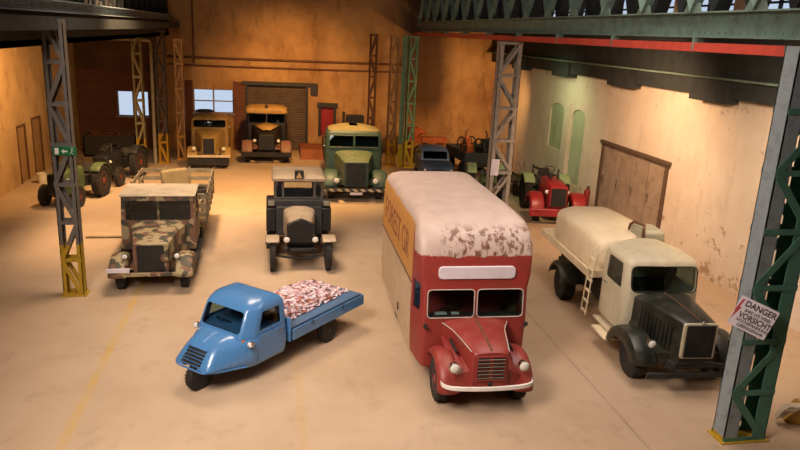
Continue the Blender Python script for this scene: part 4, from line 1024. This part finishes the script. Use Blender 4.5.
DK = paint('soot_ceiling', '211d1b', '14110f', .4, .9, scale=.6)  # near-black with darker patches, for ceiling and aisle roofs
def wall(name, mat, parts, holes=()):
    mb = MB()
    for p in parts: mb.box(*p)
    o = mb.build(name, mat)
    for h in holes: boolean(o, h())
    return struct(o)
# floor material
m, nt, N, L, B = nodes('hall_floor')
tc = N.new('ShaderNodeTexCoord'); v = tc.outputs['Object']; sp = N.new('ShaderNodeSeparateXYZ'); L.new(v, sp.inputs[0])
n1 = noise(N, L, .22, 5, .6, vec=v); n2 = noise(N, L, 1.2, 6, .7, vec=v); n3 = noise(N, L, 9, 4, .7, vec=v); n4 = noise(N, L, .5, 5, .65, vec=v, stretch=(1.6, .5, 1))
c = mix(N, L, step(N, L, n1, .35, .68), 'bfa68c', 'ab9074')
c = mix(N, L, math_(N, L, 'MULTIPLY', step(N, L, n2, .55, .78), .45), c, '8a7158')
c = mix(N, L, math_(N, L, 'MULTIPLY', step(N, L, n4, .6, .8), .35), c, '7c6450')
c = mix(N, L, math_(N, L, 'MULTIPLY', step(N, L, n3, .62, .75), .12), c, '6a5644')
def line(x0, w, amt, colr, c, ymin=0):
    d = math_(N, L, 'ABSOLUTE', math_(N, L, 'ADD', sp.outputs[0], -x0)); k = step(N, L, d, w, w*.6)
    k = math_(N, L, 'MULTIPLY', k, math_(N, L, 'MULTIPLY', step(N, L, n2, .3, .6), amt)); return mix(N, L, k, c, colr)
c = line(-3.5, .1, .6, 'c09a3c', c); c = line(.55, .1, .28, 'b8924a', c); c = line(6.7, .03, .5, '6a5644', c); c = line(-9.2, .03, .3, '6a5644', c)
L.new(c, B.inputs['Base Color']); L.new(math_(N, L, 'MULTIPLY_ADD', n2, .3, .45), B.inputs['Roughness']); bump(N, L, B, n3, .08, .01)
struct(MB().box(-10.9, 13.9, -6, 41.4, -.2, 0).build('floor', m))
struct(MB().box(-5.6, 9.2, -6, 41.4, 11.4, 11.6).build('ceiling', DK))
# low roofs over the side aisles
struct(MB().box(-10.9, -5.5, -6, 41.4, 6.3, 6.45).box(-5.6, -5.5, -6, 41.4, 6.3, 11.5).build('trim_1', DK))
struct(MB().box(9.1, 13.9, -6, 41.4, 10.2, 10.35).box(9.1, 9.2, -6, 41.4, 10.2, 11.5).build('trim_2', DK))
arch = lambda y0, y1, z0, z1: MB().prism([(y0, z0), (y1, z0), (y1, z1)] + [(y0+(y1-y0)*(1-k/8), z1+.3*math.sqrt(1-(1-k/4)**2)) for k in range(1, 8)] + [(y0, z1)], 'x', 13.3, 13.72)
GREENISH = wallmat('pale_green_plaster', 'b4bca0', '98a080', '5e6248')  # greenish arch panels, colour lightened so the recesses look lit
def hi(k): return lambda: MB().box(13.2, 14.1, 3.2+k*3.2, 5.9+k*3.2, 7.6, 9.7)
wall('wall_right', WR, [(13.5, 13.9, -6, 41.4, 0, 10.4)], [lambda: arch(30.3, 31.95, 2.0, 3.85), lambda: arch(28.1, 29.45, .75, 3.8), lambda: MB().box(13.3, 13.62, 21.35, 26.05, -.1, 3.1)] + [hi(k) for k in range(11)])
struct(MB().box(13.56, 13.58, 30.3, 31.95, 2.0, 4.15).box(13.56, 13.58, 28.1, 29.45, .75, 4.1).build('trim_3', GREENISH))
for k in range(11):
    y0, y1 = 3.2+k*3.2, 5.9+k*3.2
    o = MB().box(13.6, 13.62, y0, y1, 7.6, 9.7).build('window_%d' % (k+3), M['winglass']); struct(o)
    mb = MB()
    for j in range(5): yy = y0 + (y1-y0)*j/4; mb.box(13.56, 13.66, yy-.03, yy+.03, 7.6, 9.7)
    for j in range(4): zz = 7.6 + 2.1*j/3; mb.box(13.56, 13.66, y0, y1, zz-.03, zz+.03)
    mb.build('window_frame', M['steeldark'], o)
WLm = wall('wall_left', WL, [(-10.9, -10.5, -6, 41.4, 0, 6.8)], [lambda: MB().box(-10.56, -10.4, 33.2, 34.3, -.1, 2.5), lambda: MB().box(-10.55, -10.4, 31.3, 32.2, .0, 2.4)])
# back wall with openings
bw = [lambda: MB().box(-4.3, -2.1, 40.8, 41.6, 2.1, 3.42), lambda: MB().box(-8.42, -6.75, 40.8, 41.6, 1.8, 3.18), lambda: MB().box(-1.3, 2.05, 40.8, 41.25, -.1, 3.78), lambda: MB().box(2.9, 3.7, 40.8, 41.2, .9, 2.6)]
wall('wall_back', WB, [(-6.3, 13.9, 41, 41.4, 0, 11.5)], [bw[0], bw[2], bw[3]])
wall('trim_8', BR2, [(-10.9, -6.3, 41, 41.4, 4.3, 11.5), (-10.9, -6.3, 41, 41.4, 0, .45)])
wall('wall_back_brick', BR, [(-10.9, -6.3, 40.96, 41.38, .45, 4.3)], [bw[1]])
for o in bpy.data.objects:
    if o.name == 'wall_back_brick': o.name = 'trim_4'
struct(MB().box(-4.75, -4.32, 40.93, 41, .0, 3.9).box(-2.08, -1.42, 40.93, 41, 0, 3.9).build('trim_5', BR))
struct(MB().box(-10.9, 13.9, -6.4, -6, 0, 11.5).build('wall_front', WB))
def window(n, x0, x1, z0, z1, nx, nz):
    o = struct(MB().box(x0, x1, 41.2, 41.22, z0, z1).build('window_%d' % n, M['winglass'])); mb = MB()
    for j in range(nx+1): xx = x0+(x1-x0)*j/nx; mb.box(xx-.04, xx+.04, 41.12, 41.26, z0, z1)
    for j in range(nz+1): zz = z0+(z1-z0)*j/nz; mb.box(x0, x1, 41.14, 41.24, zz-.03, zz+.03)
    mb.build('window_frame', M['grey'], o); MB().box(x0-.08, x1+.08, 40.88, 41.3, z0-.08, z0).build('window_sill', M['grey'], o)
window(1, -4.3, -2.1, 2.1, 3.42, 2, 2); window(2, -8.42, -6.75, 1.8, 3.18, 2, 1)
# roller shutter
o = MB()
prof = []
for k in range(38):
    z = k*.1; o.prism([(41.16, z), (41.13, z+.05), (41.16, z+.1), (41.2, z+.1), (41.2, z)], 'x', -1.3, 2.05)
o = struct(o.build('door_1', paint('shutter_brown', '5a4c44', '352a26', .4, .7)))
MB().box(-1.42, -1.28, 40.9, 41.2, 0, 3.85).box(2.03, 2.17, 40.9, 41.2, 0, 3.85).box(-1.6, 2.7, 40.84, 41.1, 3.76, 3.96).box(2.3, 2.7, 40.8, 41.0, 3.3, 3.8).build('door_frame', M['dark'], o)
o = struct(MB().box(2.92, 3.68, 41.1, 41.15, .9, 2.6).build('door_2', M['tractorred'])); MB().box(2.78, 2.92, 40.9, 41.15, .9, 2.75).box(3.68, 3.82, 40.9, 41.15, .9, 2.75).box(2.7, 3.9, 40.85, 41.15, 2.6, 2.85).build('door_frame', M['dark'], o)
# big folding door in the right wall
o = thing('door_3', None, None, (13.55, 23.7, 0)); struct(o)
DM = paint('door_brown', 'a08c7a', '66544a', .45, .75, scale=2)
for k in range(4):
    y0 = -2.33 + k*1.17
    lf = MB().box(-.02, .02, y0+.03, y0+1.13, .05, 3.05).box(-.035, -.02, y0+.02, y0+.12, .05, 3.05).box(-.035, -.02, y0+1.05, y0+1.15, .05, 3.05).box(-.035, -.02, y0+.1, y0+1.1, 1.35, 1.5).build('door_leaf', DM, o, bevel=.004)
    MB().tube([(-.05, y0+.95, 1.5), (-.08, y0+.95, 1.55), (-.08, y0+.95, 1.75), (-.05, y0+.95, 1.8)], .012, 6).build('door_handle', M['black'], lf)
MB().box(-.12, .04, -2.5, -2.33, 0, 3.1).box(-.12, .04, 2.33, 2.45, 0, 3.1).box(-.16, .04, -2.6, 2.55, 3.05, 3.18).build('door_frame', paint('frame_brown', '5c4838', '3c2e24', .4, .7), o)
MB().box(.03, .05, -2.34, 2.34, 0, 3.08).build('door_backing', M['black'], o)  # black sheet added so the gaps between leaves show dark
# left wall doors
for n, y0, y1, h in ((4, 31.3, 32.2, 2.4), (5, 33.2, 34.3, 2.5)):
    o = struct(MB().box(-10.55, -10.52, y0, y1, 0, h).build('door_%d' % n, paint('left_door', 'a07c50', '7a5838', .4, .8))); MB().box(-10.54, -10.46, y0-.08, y0, 0, h+.08).box(-10.54, -10.46, y1, y1+.08, 0, h+.08).box(-10.54, -10.46, y0, y1, h, h+.08).build('door_frame', M['brass'], o)
struct(MB().box(13.42, 13.5, 29.55, 30.2, .0, 4.3).build('trim_6', WR))
struct(MB().box(-10.5, -10.1, 24, 24.4, 0, 6.7).build('trim_7', WL))

# ================================================================== light
def area(loc, to, size, power, col, sy=None, spread=180):
    d = bpy.data.lights.new('area_light', 'AREA'); d.energy = power; d.color = col; d.size = size; d.shape = 'RECTANGLE'; d.size_y = sy or size; d.spread = R(spread)
    o = bpy.data.objects.new('area_light', d); COL.objects.link(o); o.location = loc
    o.rotation_euler = (Vector(to) - Vector(loc)).to_track_quat('-Z', 'Y').to_euler(); return o
def spot(loc, to, power, col, ang=90, blend=.8, rad=.3):
    d = bpy.data.lights.new('spot_light', 'SPOT'); d.energy = power; d.color = col; d.spot_size = R(ang); d.spot_blend = blend; d.shadow_soft_size = rad
    o = bpy.data.objects.new('spot_light', d); COL.objects.link(o); o.location = loc
    o.rotation_euler = (Vector(to) - Vector(loc)).to_track_quat('-Z', 'Y').to_euler(); return o
WARM = (1, .74, .5); PINK = (1, .84, .72); ORG = (1, .5, .16); ORG2 = (1, .58, .22)
area((-4, 7, 11.0), (0.5, 15, 0), 5, 2750, PINK, 8, 130)
area((-1, 19, 11.0), (-.5, 20, 0), 4, 520, (1, .76, .54), 4, 110)  # added fill that brightens the mid-floor, no fixture modelled
area((6.5, 13, 11.0), (7, 15, 0), 5, 400, PINK, 7, 110)
spot((2.5, 28, 11.0), (0.8, 31, 0), 9500, ORG2, 72, .9, .6)
spot((0.6, 32, 8.0), (1.2, 41, 2.6), 4200, ORG, 72, 1, .4)
spot((-3, 24, 11.0), (-5.5, 27, 0), 8500, (1, .64, .34), 80, .9, .6)
spot((-6.2, 28, 5.9), (-10.5, 31, 2.0), 1900, ORG2, 130, 1, .3)
spot((12.0, 33.5, 5.0), (10, 41, 2), 1500, ORG, 120, 1, .3)
spot((9.6, 20.5, 6.4), (13.5, 23, 2.5), 1700, (1, .62, .34), 140, 1, .3)
spot((10.2, 13.5, 6.6), (13.5, 15, 2.5), 1400, (1, .72, .48), 140, 1, .3)
spot((11.0, 29.0, 5.8), (13.5, 30.5, 2.2), 330, (.85, 1, .55), 150, 1, .8)

w = bpy.data.worlds.new('World'); S.world = w; w.use_nodes = True
w.node_tree.nodes['Background'].inputs[0].default_value = (.72, .82, 1, 1); w.node_tree.nodes['Background'].inputs[1].default_value = 1.0

# ================================================================== camera
cam = bpy.data.cameras.new('camera'); co = bpy.data.objects.new('camera', cam); COL.objects.link(co); S.camera = co
cam.sensor_width = 36; cam.lens = 686/800*36; cam.clip_end = 200; cam.clip_start = .05
ex = Vector((.98270193, -.17912726, .04701416)); ey = -Vector((-.00370412, -.2728246, -.96205666)); ez = -Vector((.1851572, .94524079, -.26876877))
mw = Matrix((ex, ey, ez)).transposed().to_4x4(); mw.translation = (0, 0, 7.0); co.matrix_world = mw
S.view_settings.view_transform = 'Standard'; S.view_settings.look = 'None'; S.view_settings.gamma = 1; S.view_settings.use_curve_mapping = False
S.view_settings.exposure = 0.05
S.cycles.use_denoising = True; S.cycles.max_bounces = 6; S.cycles.sample_clamp_indirect = 4.0
